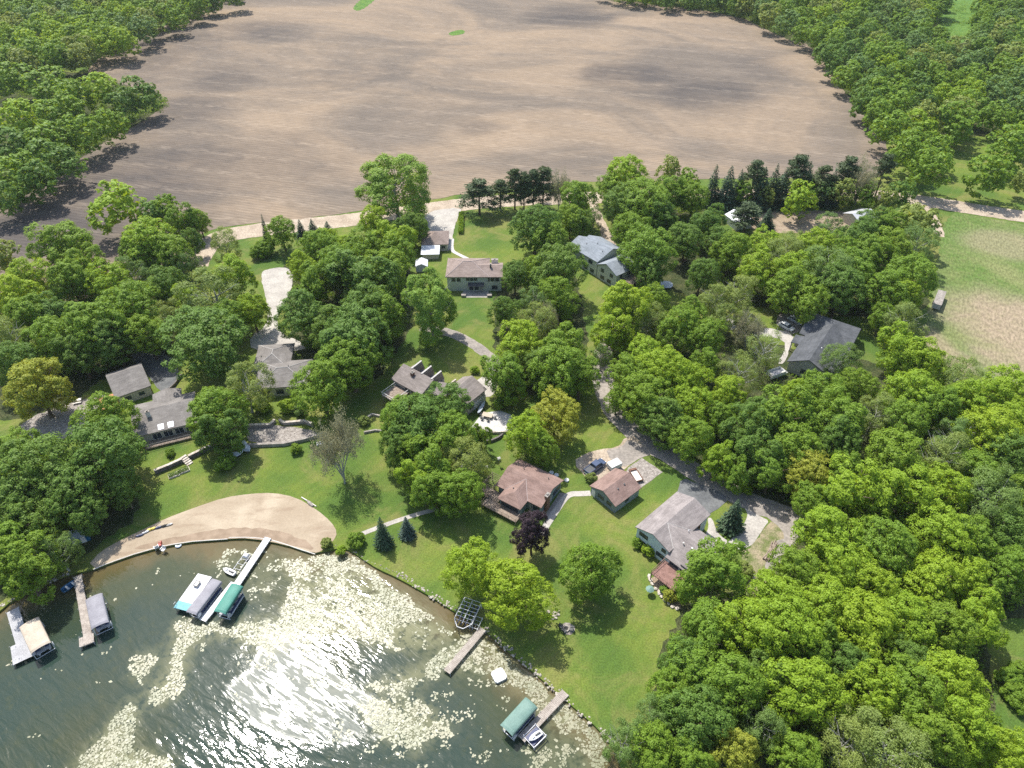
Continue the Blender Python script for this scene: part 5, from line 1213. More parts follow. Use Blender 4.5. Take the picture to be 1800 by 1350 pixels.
def chair(name, label, loc, rz, mat, s=1.0, group=None):
    o = thing(name, label, 'chair', loc, rz, group); o.scale = (s,) * 3
    MB().box(-.3, .3, -.3, .3, .36, .43).build('seat', MAT[mat], o); MB().box(-.3, .3, -.36, -.3, .44, 1.05).build('backrest', MAT[mat], o)
    for x in (-.27, .27):
        for y in (-.27, .27): MB().tube([(x, y, 0), (x, y, .36)], .03, 5).build('leg', MAT[mat], o)
    for x in (-.34, .34): MB().box(x - .05, x + .05, -.3, .3, .58, .63).build('armrest', MAT[mat], o)
for i, (px, mt, lb) in enumerate((((276, 964), 'white', 'white chair standing in the shallows, leftmost of the group'), ((282, 959), 'red', 'dark red chair at the waterline behind the white chairs'), ((288, 968), 'white', 'white chair in the shallows, rightmost of the group'))):
    q = G(*px); chair('beach_chair', lb, (q.x, q.y, -.1), R(40 + 60 * i), mt, 1.25, 'chairs at the waterline')
q = G(313, 957); o = thing('swim_float', 'small pale blue ring float drifting by the beach edging', 'float', (q.x, q.y, WZ + .1), 0)
MB().lathe([(.32, 0), (.6, 0), (.68, .12), (.6, .24), (.32, .24), (.25, .12)], 16).build('ring', MAT['canvas_blue'], o)
# driftwood logs at the beach's right edge
for lb, a, b in (('pale log at the upper right edge of the beach', (530, 874), (556, 890)), ('grey upturned rowing boat shaped log by the beach edge', (540, 880), (550, 890))):
    A, B = G(*a, .15), G(*b, .15); o = MB().tube([(0, 0, .15), ((B - A).x * .5, (B - A).y * .5, .2), ((B - A).x, (B - A).y, .15)], [.12, .14, .1] if 'pale' in lb else [.2, .42, .22], 8).build('driftwood_log', MAT['offwhite' if 'pale' in lb else 'stone_mid'], None, (A.x, A.y, 0)); tag(o, lb.replace('rowing boat shaped ', ''), 'log')

# fire pit and its chairs
q = G(995, 1106); o = thing('fire_pit', 'round stone fire pit on the pebble circle of the lower lawn', 'fire pit', (q.x, q.y, .03), 0)
MB().lathe([(.62, 0), (.66, .32), (.44, .32), (.42, .08), (.05, .06)], 14).build('stone_ring', MAT['stone_mid'], o); MB().lathe([(.40, .07), (.2, .12), (.05, .14)], 10).build('ash', MAT['black'], o)
for i, (px, lb) in enumerate((((986, 1103), 'dark chair left of the fire pit'), ((991, 1111), 'dark chair in front of the fire pit'), ((1004, 1108), 'dark chair right of the fire pit'))):
    p = G(*px); chair('garden_chair', lb, (p.x, p.y, .03), ang((p.x, p.y), (q.x, q.y)) - R(90), 'dark_metal', 1.1, 'chairs round the fire pit')
q = G(973, 1081); m = MB()
for _ in range(16): rock(m, (rr.gauss(0, .6), rr.gauss(0, .5), .12), .36, rr)
tag(m.build('rock_pile', MAT['shore_rock'], None, (q.x, q.y, 0)), 'pile of pale stones between the lakeside tree and the fire pit', 'rock pile')
# round white lids, posts and small yard things
for lb, px in (('round white well cover nearest the brown roof corner', (969, 832)), ('round white well cover between the other two by the brown-roofed house', (978, 836)), ('round white well cover furthest out on the lawn by the brown-roofed house', (996, 845))):
    q = G(*px); tag(MB().lathe([(.52, 0), (.55, .3), (.48, .38), (.1, .42)], 16).build('well_cover', MAT['white'], None, (q.x, q.y, 0)), lb, 'well cover', 'white well covers on the lawn')
for lb, px in (('white bird house on a post on the lawn behind the ranch house', (877, 818)), ('white bird house on a post beside the trees left of the ranch house', (855, 833))):
    q = G(*px); o = thing('bird_house', lb, 'bird house', (q.x, q.y, 0), .4, 'bird houses on the lawn'); MB().tube([(0, 0, 0), (0, 0, 2.0)], .06, 6).build('post', MAT['timber'], o); MB().box(-.3, .3, -.25, .25, 2.0, 2.45).build('box', MAT['white'], o); MB().slab([[(-.36, -.34, 2.42), (.36, -.34, 2.42), (.36, 0, 2.7), (-.36, 0, 2.7)], [(-.36, 0, 2.7), (.36, 0, 2.7), (.36, .34, 2.42), (-.36, .34, 2.42)]], .05).build('roof', MAT['offwhite'], o)
q = G(1141, 1043); o = thing('patio_umbrella', 'small pale green folded-out umbrella on the lawn beside the boulder bed', 'umbrella', (q.x, q.y, 0), 0)
MB().tube([(0, 0, 0), (0, 0, 1.7)], .04, 6).build('pole', MAT['metal'], o); MB().lathe([(.85, 1.45), (.5, 1.62), (.04, 1.8)], 8).build('canopy', MAT['canvas_sage'], o)
# trampoline
q = G(1171, 500, .9); o = thing('trampoline', 'round dark trampoline with a pale rim on the lawn by the blue-grey house', 'trampoline', (q.x, q.y, 0), 0)
MB().lathe([(1.75, .86), (1.75, .88)], 28).build('mat', MAT['black'], o)
MB().lathe([(1.78, .84), (2.1, .84), (2.12, .92), (2.08, .96), (1.78, .93)], 28).build('rim', MAT['canvas_blue'], o)
for i in range(6):
    a = i * math.pi / 3; MB().tube([(1.95 * math.cos(a), 1.95 * math.sin(a), 0), (1.95 * math.cos(a), 1.95 * math.sin(a), .85)], .04, 5).build('leg', MAT['metal'], o)
# patio set of the fin-roofed house
q = G(857, 733); o = thing('patio_table', 'rectangular pinkish dining table on the bright white patio', 'table', (q.x, q.y, .045), R(-18))
MB().box(-1.3, 1.3, -.75, .75, .70, .76).build('tabletop', MAT['canvas_tan'], o)
for x in (-1.15, 1.15):
    for y in (-.6, .6): MB().box(x - .05, x + .05, y - .05, y + .05, 0, .70).build('leg', MAT['timber'], o)
for i, (dx, dy, rz, lb) in enumerate(((-1.0, -1.3, 0, 'dark chair at the left front side of the patio table'), (.6, -1.3, 0, 'dark chair at the right front side of the patio table'), (-1.9, .1, -90, 'dark chair at the left end of the patio table'), (1.9, 0, 90, 'dark chair at the right end of the patio table'))):
    p = Vector((q.x, q.y, .045)) + Matrix.Rotation(R(-18), 3, 'Z') @ Vector((dx, dy, 0)); chair('patio_chair', lb, p, R(rz - 18), 'dark_metal', 1.0, 'chairs round the patio table')
# retaining walls
def wall(label, px, hgt, th_, mat, cap=None, name='retaining_wall'):
    w_ = [G(*p) for p in px]; a0 = w_[0]; o = thing(name, label, 'wall', (a0.x, a0.y, 0), 0, 'retaining walls'); c = [(p.x - a0.x, p.y - a0.y) for p in w_]
    L_, R_ = [], []
    for i, p in enumerate(c):
        a = Vector(c[max(i - 1, 0)]); b = Vector(c[min(i + 1, len(c) - 1)]); d = (b - a).normalized(); n = Vector((-d.y, d.x)) * th_ / 2
        L_.append((p[0] + n.x, p[1] + n.y)); R_.append((p[0] - n.x, p[1] - n.y))
    MB().prism(L_ + R_[::-1], 0, hgt).build('body', MAT[mat], o)
    if cap:
        L2 = [(x + (x - q[0]) * .15, y + (y - q[1]) * .15) for (x, y), q in zip(L_, R_)]; R2 = [(x + (x - q[0]) * .15, y + (y - q[1]) * .15) for (x, y), q in zip(R_, L_)]
        MB().prism(L2 + R2[::-1], hgt + .002, hgt + .12).build('cap', MAT[cap], o)
wall('dark retaining wall with pale cap left of the garden steps', [(273, 833), (300, 822), (322, 812)], 1.1, .5, 'stone_dark', 'stone')
wall('dark retaining wall with pale cap right of the garden steps', [(333, 807), (360, 794), (378, 786)], 1.1, .5, 'stone_dark', 'stone')
wall('lower dark terrace wall below the pebble bed of the double-hipped house', [(428, 786), (500, 783), (540, 774), (570, 764)], .9, .6, 'stone_mid', None)
wall('upper terrace wall above the pebble bed of the double-hipped house', [(432, 752), (476, 750), (484, 742)], .9, .5, 'stone_mid', 'stone')
wall('upper terrace wall right of the bed path, below the double-hipped house', [(492, 742), (500, 747), (535, 744), (552, 750)], .9, .5, 'stone_mid', 'stone')
wall('short curved dark wall on the lawn below the bright white patio', [(851, 779), (864, 777), (876, 772), (884, 766)], .8, .4, 'stone_dark', None)
wall('tan wall along the front of the bright white patio', [(824, 763), (860, 763), (896, 761)], .7, .3, 'stone', None)
wall('low stone terrace wall behind the bare fanned tree', [(634, 742), (655, 730), (668, 733)], .6, .4, 'stone', None)
wall('low stone terrace wall in front of another, left of the fin-roofed house trees', [(640, 762), (660, 758), (676, 760)], .6, .4, 'stone_mid', None)
wall('dark curved wall at the drive behind the skylight house', [(296, 689), (308, 678), (320, 662)], .9, .35, 'stone_dark', None)
q = G(328, 811); o = thing('garden_steps', 'pale stone steps through the retaining wall of the left garden', 'steps', (q.x, q.y, 0), ang(G(320, 816), G(336, 806)) )
m = MB()
for i in range(5): m.box(-.75, .75, -1.6 + i * .55, -1.6 + (i + 1) * .55, 0, .2 * (i + 1))
m.build('tread', MAT['stone'], o)
for lb, px in (('leafy planter bed at the foot of the retaining wall, left of the steps', (306, 836)), ('leafy planter bed at the foot of the garden steps', (324, 828))):
    q = G(*px); o = thing('planter_bed', lb, 'planter', (q.x, q.y, 0), ang(G(296, 838), G(334, 824)), 'planter beds by the garden steps')
    MB().box(-1.2, 1.2, -.7, .7, 0, .3).build('edging', MAT['stone'], o)
    rg = np.random.default_rng(len(lb)); P = np.column_stack([rg.uniform(-1.1, 1.1, 500), rg.uniform(-.6, .6, 500), rg.uniform(.3, .9, 500)])
    c = bpy.data.objects.new('plants', quads_mesh('plants', cards(P, unit(rg.normal(size=P.shape) + [0, 0, .7]), rg.uniform(.12, .3, 500), rg), LEAF['G'])); COL.objects.link(c); c.parent = o
# flower bed table, garden furniture, timber pile
q = G(1356, 969); o = thing('timber_pile', 'pile of grey logs and boards on the weedy patch beside the lane end', 'timber pile', (q.x, q.y, 0), ang(G(1344, 986), G(1362, 952)))
m = MB()
for i in range(16): m.tube([(rr.uniform(-3.2, -2.2), rr.gauss(0, .5), .12 + .12 * (i % 4)), (rr.uniform(1.8, 3), rr.gauss(0, .5), .14 + .12 * (i % 4))], rr.uniform(.08, .15), 6)
m.build('logs', MAT['timber'], o)
q = G(1324, 1024); m = MB()
for _ in range(12): rock(m, (rr.gauss(0, .7), rr.gauss(0, .6), .15), .45, rr)
tag(m.build('rock_pile', MAT['stone'], None, (q.x, q.y, 0)), 'heap of pale boulders by the lane end below the timber pile', 'rock pile')
q = G(1366, 656, 1.0); o = thing('pontoon_boat', 'white pontoon boat on a trailer in the thin trees left of the charcoal roof', 'boat', (q.x, q.y, .5), ang(G(1352, 664), G(1380, 654)))
for y in (-.85, .85): MB().tube([(-2.8, y, .3), (2.3, y, .3), (2.9, y, .5)], [.3, .3, .05], 8).build('float', MAT['metal'], o)
MB().box(-2.8, 2.6, -1.2, 1.2, .62, .72).build('deck', MAT['dock_grey'], o); MB().box(-2.7, 2.0, -1.18, -1.12, .73, 1.4).box(-2.7, 2.0, 1.12, 1.18, .73, 1.4).build('fence', MAT['white'], o); MB().box(-2.6, -1.8, -1, 1, .73, 1.15).box(.6, 1.9, -1, -.5, .73, 1.15).build('seat', MAT['seat'], o)
MB().box(-1.6, 1.6, -.5, .5, -.3, 0).build('trailer_frame', MAT['dark_metal'], o)
for s in (-1, 1): wheel(o, -.6, s * .9, .3, .2); o.children[-1].location.z = -.5
q = G(1203, 461); o = thing('garden_swing', 'brown wooden garden swing in the clearing right of the trampoline', 'swing', (q.x, q.y, 0), .4)
m = MB()
for x in (-1.2, 1.2): m.tube([(x, -.8, 0), (x, 0, 2.0), (x, .8, 0)], .06, 5)
m.tube([(-1.3, 0, 2.0), (1.3, 0, 2.0)], .06, 5).build('frame', MAT['timber'], o); MB().box(-.9, .9, -.3, .3, .5, .57).box(-.9, .9, .3, .36, .57, 1.1).build('seat', MAT['red_wood'], o)
q = G(137, 707); o = thing('picnic_table', 'pale picnic table on the terrace beside the orange deck', 'table', (q.x, q.y, 0), R(20))
MB().box(-1, 1, -.4, .4, .7, .77).build('tabletop', MAT['offwhite'], o); MB().box(-1, 1, -.95, -.65, .42, .48).box(-1, 1, .65, .95, .42, .48).build('bench', MAT['offwhite'], o); MB().box(-.8, -.7, -.8, .8, 0, .42).box(.7, .8, -.8, .8, 0, .42).build('leg', MAT['timber'], o)
q = G(104, 797); tag(MB().lathe([(.8, 0), (.85, .35), (.7, .4), (.65, .15), (.1, .12)], 14).build('stone_basin', MAT['stone'], None, (q.x, q.y, 0)), 'round pale stone basin on the grass below the rocky bed', 'basin')
q = G(563, 783); o = thing('garden_bench', 'white garden bench at the right end of the terrace by the bare tree', 'bench', (q.x, q.y, 0), .3)
MB().box(-.8, .8, -.25, .25, .42, .48).build('seat', MAT['white'], o); MB().box(-.8, .8, .25, .31, .48, .95).build('backrest', MAT['white'], o)
for x in (-.7, .7): MB().box(x - .04, x + .04, -.22, .22, 0, .42).build('leg', MAT['white'], o)
# hedge beside the upper drive
a, b = G(810, 412), G(811, 378); rg = np.random.default_rng(5); L = (b - a).length; n = 3500
P = np.column_stack([rg.uniform(-.9, .9, n), rg.uniform(0, L, n), rg.uniform(.1, 1.7, n)])
tag(bpy.data.objects.new('clipped_hedge', quads_mesh('clipped_hedge', cards(P, unit(rg.normal(size=P.shape) + [0, 0, .5]), rg.uniform(.25, .5, n), rg), LEAF['M'])), 'long clipped green hedge between the concrete drive and the upper lawn', 'hedge')
o = bpy.data.objects['clipped_hedge']; COL.objects.link(o); o.location = (a.x, a.y, 0); o.rotation_euler = (0, 0, ang(a, b) - R(90))
# ================================================================== every tree: picture position of the crown's middle, crown width, kind (, own label)
# kinds: L lime  M mid green  D dark  O olive airy  G grey-green airy  Y yellowing  C poplar  R purple  H shrub ; S/U/P conifers: base x, base y, top y, width
BROAD = """
62 682 118 Y|large yellow-tinged round tree above the rocky bed, far left
188 800 150 D|broad dark tree left of the skylight house, hiding its front corner
188 735 100 M
70 833 150 D
27 800 90 M
115 870 120 D
45 885 120 D
120 830 100 M
360 602 166 D|huge dark round tree between the red-sided garage and the double-hipped house
377 517 125 O|pale olive tree right behind the huge dark tree, left of the long drive
443 547 66 L|bright lime tree on the left edge of the long concrete drive
415 487 85 L
400 560 70 M
230 545 118 M
165 577 118 M
97 600 100 M
97 553 78 D
30 530 105 L
17 600 95 O
127 500 92 M
187 497 85 L
233 485 72 G
50 495 90 L
290 500 74 D
275 520 62 M
317 470 50 G
150 470 84 M
60 560 90 M
200 600 90 D
140 625 80 D
30 640 90 D
260 590 80 M
300 560 70 O
330 530 60 L
375 727 110 M|mid-green tree at the right end of the skylight house
430 682 92 O|airy olive tree in front of the double-hipped house
393 760 90 D
563 675 112 M|mid-green tree with a visible pale trunk right of the double-hipped house
520 790 24 H
395 815 38 H
533 548 100 D
583 573 90 D
550 500 80 M
530 470 60 L
600 610 110 D
640 590 130 D
617 640 105 M
637 490 130 D
655 540 100 D
673 555 90 M
590 470 90 M
560 440 80 M
610 440 60 L
680 480 90 M
700 450 80 M
640 437 80 M
690 425 90 L
660 392 60 L|small lime tree at the foot of the tall poplar, on its left
727 398 54 D
705 405 50 D
573 430 56 L
467 437 40 H
455 445 34 H
495 408 58 M|round green tree in front of the roadside spruces
397 432 58 O
340 460 40 G
887 547 58 D
905 487 55 D
940 480 60 M
983 473 104 D
937 530 60 G
983 523 78 M
943 570 72 O
910 612 96 L
887 662 90 M
990 615 100 M
978 650 108 M
1020 663 80 M
940 640 70 D
973 733 92 Y|tree with yellow-orange tinged crown edge beside the lane bend
925 762 84 L|lime tree left of the yellow-tinged tree, right of the bright patio
955 790 60 M
705 733 92 M
737 752 115 D|darkest round tree directly in front of the fin-roofed house
790 717 92 D
797 770 92 M
700 785 70 D
760 812 105 M
735 838 80 L
820 812 90 O
807 862 90 M
765 862 84 M
730 790 70 M
845 765 40 M
1090 543 102 L
1083 583 82 L
1143 530 62 M
1130 562 70 O
1187 577 82 M
1058 625 40 G
1130 627 84 L
1098 660 82 M
1163 657 104 L
1133 703 100 M
1173 735 92 D
1210 715 80 L
1085 700 50 M
1137 443 104 M
1150 475 70 D
1105 405 70 M
1207 424 72 D
940 400 88 D|dark round tree at the right edge of the upper lawn
1017 353 72 M
1003 385 58 M
1020 395 50 D
1043 383 32 G
970 425 70 M
1100 312 92 L
1073 335 52 M
1133 357 112 M
1093 362 80 D
1177 297 46 O
1183 340 70 M
1120 400 62 M
1160 385 70 D
1220 350 62 M
1240 393 72 D
1407 350 66 L|solitary round lime tree with its shadow on the bare farmyard soil
1457 400 58 G|bluish round tree at the right end of the farmyard
1513 410 78 D
1285 442 72 M
1210 320 46 M
1302 338 40 M
1345 342 36 O
1420 338 40 M
1450 338 40 G
1482 336 50 O
1522 342 44 M
1345 436 70 L
1385 440 62 O
1430 442 78 L
1475 445 72 M
1530 452 82 M
1572 440 80 M
1612 432 72 G
1262 425 60 D
1545 395 60 D
1563 400 62 M
1607 395 82 O
1583 343 52 D
1556 352 42 O
1597 267 76 M
1633 297 82 M
1648 268 60 M
1740 308 84 M|round tree shading the gravel road beyond the meadow
1777 260 88 M|dark round tree on the grass, at the right picture edge
1794 320 40 O
1683 215 88 M
1233 483 64 D
1253 528 72 O
1300 517 82 O
1333 477 84 L
1380 455 80 O
1400 480 82 L
1387 505 92 M
1450 483 104 G
1500 480 92 M
1478 508 100 D
1420 530 80 M
1553 517 92 M
1600 490 100 M
1583 527 72 L
1217 550 62 M
1240 593 72 M
1270 560 60 O
1317 568 56 Q|round olive shrub-like tree on the bend of the dappled drive
1340 612 84 Q
1300 652 80 Q
1352 628 40 Q
1210 677 82 L
1240 640 60 M
1280 697 78 L
1267 737 62 M
1257 810 66 L
1217 770 82 M
1300 770 80 D
1392 692 60 L
1480 640 70 G|grey-green airy tree over the front edge of the charcoal roof
1440 692 84 M
1387 733 120 M
1340 743 100 D
1473 733 112 M
1400 800 100 M
1333 800 92 D
1357 830 80 M
1290 830 60 M
1420 835 86 Y|yellowish-brown tinged tree in the wood behind the lane bend
1467 765 92 D
1487 827 70 M
1580 612 96 L
1617 637 92 L
1590 565 80 O
1550 560 50 M
1600 697 102 L
1683 667 82 O
1767 692 104 L
1700 700 92 L
1533 733 90 O
1583 745 92 M
1650 725 92 M
1733 762 112 L
1785 745 90 L
1683 772 84 G
1567 812 122 M
1650 803 112 O
1710 835 100 M
1775 805 100 D
1500 867 130 L
1583 862 120 L
1733 875 120 G
1650 867 104 L
1790 880 90 M
1430 890 80 M
1253 1006 130 M|broad green tree covering the right end of the split-level house
1453 943 122 L
1553 960 120 M
1650 940 112 L
1710 955 100 M
1785 945 100 D
1767 1005 100 M
1400 1000 94 M
1473 1000 110 L
1533 1025 100 L
1640 1030 122 L
1700 1025 100 L
1367 1060 112 L
1313 1107 132 L
1387 1105 130 L
1453 1062 112 L
1517 1100 130 L
1433 1140 100 M
1590 1100 110 L
1660 1110 110 M
1715 1085 110 L
1233 1107 112 M
1277 1200 132 M
1227 1183 112 M
1200 1160 90 D
1227 1270 130 D
1340 1190 100 D
1413 1217 142 L
1490 1170 90 D
1533 1212 112 L
1607 1222 122 M
1670 1195 120 L
1600 1160 90 D
1340 1275 95 G
1300 1328 92 Y|yellow-green tree with greyish top at the bottom edge of the wood
1483 1300 132 O
1567 1325 150 O
1633 1293 120 M
1700 1285 120 L
1785 1325 100 L
1400 1335 100 M
1180 1225 90 M
1150 1265 76 G
1095 1310 86 G
1150 1330 100 M
1210 1340 90 M
833 997 106 L|lime tree at the lakeside, left of the broad olive one by the pipe lift
910 1047 132 L|broad lime tree by the lakeside, right of the pipe boat lift
1047 1000 112 M|solitary round green tree in the middle of the lower lawn
627 950 36 H|small grey-green bush at the left end of the lawn path
30 965 112 M
37 1000 120 M
100 970 76 G|airy light green tree at the left shore beside the blue boathouse
-10 930 120 D
60 925 110 D
150 900 80 D
215 860 70 D
250 168 72 D|dark round tree at the tip of the spit of wood in the field
170 158 84 L
87 152 92 M
20 138 84 M
195 220 66 M
110 200 92 M
40 205 92 L
140 238 84 M
77 255 110 M
20 262 92 D
100 283 92 D
33 308 100 M
63 318 80 D
5 350 70 D
57 342 30 H
125 175 70 M
215 185 60 D
210 365 116 L|big lime tree standing alone at the near edge of the field, left
290 370 56 M
320 388 62 M
350 390 44 M
268 382 60 D
112 432 116 M|broad green tree below the field's left corner
268 428 112 L
300 445 80 M
240 450 70 M
335 425 40 D
6 450 60 O
1040 1240 0 H
"""
CONIF = """
532 420 386 22 S|leftmost of the three small roadside spruces
554 424 385 28 S|middle one of the three small roadside spruces
580 424 389 30 S|rightmost of the three small roadside spruces
471 425 376 14 S|slim dark spruce on the road's near side, left of the round green tree
843 378 317 54 P|leftmost broad pine of the roadside row above the upper lawn
880 372 318 38 P|thin pine standing just right of the broad leftmost pine
905 368 297 36 P|dark pine at the left end of the tight roadside clump
921 370 303 34 P
937 368 300 36 P
954 366 294 46 P|broad dark pine at the right end of the tight roadside clump
1247 362 290 32 S
1272 366 292 42 S
1291 364 298 30 S
1315 362 284 42 P
1330 366 294 44 S
1350 362 288 32 S
1368 362 296 44 S
1388 360 274 54 P
1406 358 284 34 S
1433 358 292 48 P
1452 360 298 38 S
1473 356 277 48 P
1538 345 272 36 P
1307 410 357 50 P|dark pine in front of the pale-roofed farmyard shed
1345 402 366 28 S|small dark spruce in the farmyard right of the pine
1192 425 392 24 U|pale blue-green spruce tip among the trees right of the blue-grey house
676 958 909 32 S|taller dark spruce on the lakeside lawn
717 941 909 29 U|smaller bluish spruce right of the taller spruce on the lakeside lawn
1283 928 879 42 S|dark spruce in the round grass island of the concrete drive
"""
BARES = """
606 850 734 92|bare fanned tree leafing out on the mown lawn above the beach
982 368 294 40|thin tan leafless tree at the right end of the roadside pines
1502 362 278 62|tan half-leafless tree in the spruce row behind the farmyard
1310 610 545 50|bare twiggy tree beside the dappled drive
955 590 525 40|grey leafless tree among the green ones below the dark round tree
225 500 462 44|grey leafless tree in the left wood below the field
1240 1085 1030 34|bare twigs showing between the broad tree and the lower wood
"""
POPLAR = """
700 388 268 132|tall pale poplar on the near side of the gravel road
762 598 478 108|tall light green tree with a leaning trunk on the upper lawn
"""
KINDNAME = {'L': 'lime-green', 'M': 'mid-green', 'D': 'dark green', 'O': 'airy olive', 'Q': 'thin olive', 'G': 'grey-green', 'Y': 'yellow-tinged', 'H': 'low green', 'S': 'dark', 'U': 'bluish', 'P': 'dark'}
SHAPE = {'L': 'round', 'M': 'round', 'D': 'round', 'Y': 'round', 'O': 'airy', 'Q': 'sparse', 'G': 'airy', 'H': 'shrub', 'R': 'tall', 'C': 'airy'}
rt = random.Random(21)
items = []                                              # dicts: kind, px, py, loc, sx, sz, label
def parse(txt):
    for ln in txt.strip().splitlines():
        a, _, lb = ln.partition('|'); yield a.split(), lb.strip()
def add_broad(px, py, wpx, k, lb):
    zc = 7.0; q = G(px, py, zc); dep = proj(q)[2]; D = wpx * dep / F 
    for _ in range(3):
        hgt = min(.80 * D + 4.2, 19.0) if k != 'H' else D * .75
        zc = hgt * (.56 if k != 'H' else .4); q = G(px, py, zc); D = wpx * proj(q)[2] / F
    shp = SHAPE[k]
    if shp == 'round' and rt.random() < .35: shp = 'tall'
    items.append(dict(kind=k, px=px, py=py, loc=(q.x, q.y), D=D, h=hgt, sx=D / 12, sz=hgt / (9 if shp == 'shrub' else 14), shape=shp, label=lb, w=wpx))
for a, lb in parse(BROAD):
    if float(a[2]) > 0: add_broad(float(a[0]), float(a[1]), float(a[2]), a[3], lb)
# the wood beyond the field's right corner and the strip behind it: one entry per tree, spread evenly over the ground
def scatter(poly, spacing, kinds, wrange, seed, grow=1.0):
    rg = random.Random(seed); pts = []
    x0, x1, y0, y1 = min(p[0] for p in poly), max(p[0] for p in poly), min(p[1] for p in poly), max(p[1] for p in poly)
    ex = [tuple(G(i['px'], i['py'], 7)[:2]) for i in items]
    cand = []
    for _ in range(9000):
        px, py = rg.uniform(x0, x1), y0 + (y1 - y0) * rg.random()
        if not inside((px, py), poly): continue
        q = G(px, py, 7)
        if all((q.x - a) ** 2 + (q.y - b) ** 2 > spacing ** 2 for a, b in pts) and all((q.x - a) ** 2 + (q.y - b) ** 2 > (spacing * .8) ** 2 for a, b in ex):
            pts.append((q.x, q.y)); cand.append((px, py, q))
    for px, py, q in cand:
        D = rg.uniform(*wrange); add_broad(px, py, D * F / proj(q)[2], rg.choice(kinds), '')
scatter([(1300, 8), (1372, 48), (1432, 62), (1470, 120), (1515, 178), (1568, 236), (1600, 250), (1660, 236), (1720, 190), (1820, 250), (1820, 60), (1740, 40), (1690, 90), (1640, 60), (1660, -10), (1500, -25), (1300, -25)], 12.5, 'LMMMDOG', (14, 19), 5)
scatter([(1720, 120), (1830, 110), (1830, -20), (1740, -20), (1720, 40)], 13, 'LMMDOG', (14, 18), 6)
scatter([(1040, -22), (1300, -22), (1300, 10), (1240, 4), (1100, -8)], 11, 'MMDD', (13, 17), 7)
scatter([(415, -10), (300, 36), (215, 76), (130, 106), (60, 112), (-20, 120), (-20, -30), (415, -30)], 13, 'LLMMMGO', (15, 20), 8)
scatter([(1180, 1290), (1250, 1100), (1420, 960), (1440, 880), (1300, 780), (1200, 720), (1500, 660), (1820, 690), (1820, 1060), (1730, 1090), (1740, 1180), (1690, 1240), (1820, 1350), (1180, 1350)], 11, 'LLMMMD', (9, 12), 9)

def place_conifer(a, lb):
    bx, by, ty, w_, k = float(a[0]), float(a[1]), float(a[2]), float(a[3]), a[4]
    b = G(bx, by); hgt = height_for(b, ty); D = w_ * proj((b.x, b.y, hgt * .3))[2] / F
    items.append(dict(kind=k, px=bx, py=(by + ty) / 2, loc=(b.x, b.y), D=D, h=hgt, sx=D / (4.6 if k in 'SU' else 5.6), sz=hgt / (10 if k in 'SU' else 14), shape='spruce' if k in 'SU' else 'pine', label=lb, w=w_))
for a, lb in parse(CONIF): place_conifer(a, lb)

# ---- labels: what each one looks like and where it stands among things one can find
LAND = [(920, 858, 'the brown-roofed ranch house'), (1082, 858, 'the small brown garage'), (1185, 940, 'the split-level house'), (755, 680, 'the fin-roofed house'), (833, 480, 'the hipped house'), (763, 430, 'the lean-to garage'),
        (1055, 458, 'the blue-grey house'), (1455, 595, 'the charcoal-roofed house'), (228, 672, 'the red-sided garage'), (280, 730, 'the skylight house'), (490, 640, 'the double-hipped house'), (1400, 385, 'the farmyard'),
        (1650, 528, 'the long trailer'), (1168, 498, 'the trampoline'), (485, 510, 'the long concrete drive'), (860, 605, 'the curved middle lane'), (1090, 740, 'the lane bend'), (1360, 900, 'the lane end'), (1720, 520, 'the dry meadow'),
        (1356, 969, 'the timber pile'), (995, 1106, 'the fire pit'), (955, 1255, 'the section dock'), (30, 1090, 'the grey dock'), (145, 940, 'the blue boathouse'), (700, 370, 'the tall poplar'), (560, 405, 'the roadside spruces'),
        (1700, 368, 'the gravel road'), (1500, 180, "the field's right edge"), (1600, 262, "the field's lower right corner"), (1180, 15, "the field's top edge"), (250, 170, "the wooded spit's tip"), (130, 108, "the field's left notch"), (300, 35, "the field's upper left edge"), (1360, 40, "the field's upper right corner"),
        (210, 365, 'the big lime tree by the field'), (1770, 1180, 'the corner clearing'), (877, 1187, 'the swim raft'), (1047, 1000, 'the solitary lawn tree'), (62, 682, 'the large yellow-tinged tree'), (1680, 60, 'the grassy gap in the far wood')]
ORD = ['closest', 'second-closest', 'third-closest', 'fourth-closest', 'fifth-closest', 'sixth-closest', 'seventh-closest', 'eighth-closest', 'ninth-closest', 'tenth-closest']
def desc(i):
    k = i['kind']; D = i['D']
    if k in 'SU': return KINDNAME[k] + ' spruce'
    if k == 'P': return 'dark pine'
    if k == 'H': return 'low green shrub'
    sz = 'small ' if D < 9.5 else ('broad ' if D > 15 else '')
    return sz + KINDNAME[k] + ' tree'
def rel(i, L):
    dx, dy = i['px'] - L[0], i['py'] - L[1]
    if abs(dx) > abs(dy): return 'left of' if dx < 0 else 'right of'
    return 'behind' if dy < 0 else 'in front of'
for i in items: i['desc'] = desc(i)
def dist(i, L): return math.hypot(i['px'] - L[0], (i['py'] - L[1]) * 1.3)
used = set(i['label'] for i in items)
for i in items:
    if i['label']: continue
    best = None
    for L in sorted(LAND, key=lambda L: dist(i, L))[:5]:
        r = rel(i, L); same = sorted((j for j in items if j['desc'] == i['desc'] and rel(j, L) == r), key=lambda j: dist(j, L)); n = [j is i for j in same].index(True)
        sc_ = dist(i, L) * (1 + .35 * n)
        if n < len(ORD) and (best is None or sc_ < best[0]): best = (sc_, '%s, %s such %s %s' % (i['desc'], ORD[n], r, L[2]))
    i['label'] = best[1] if best else i['desc'] + ' deep in the wood'
    assert True

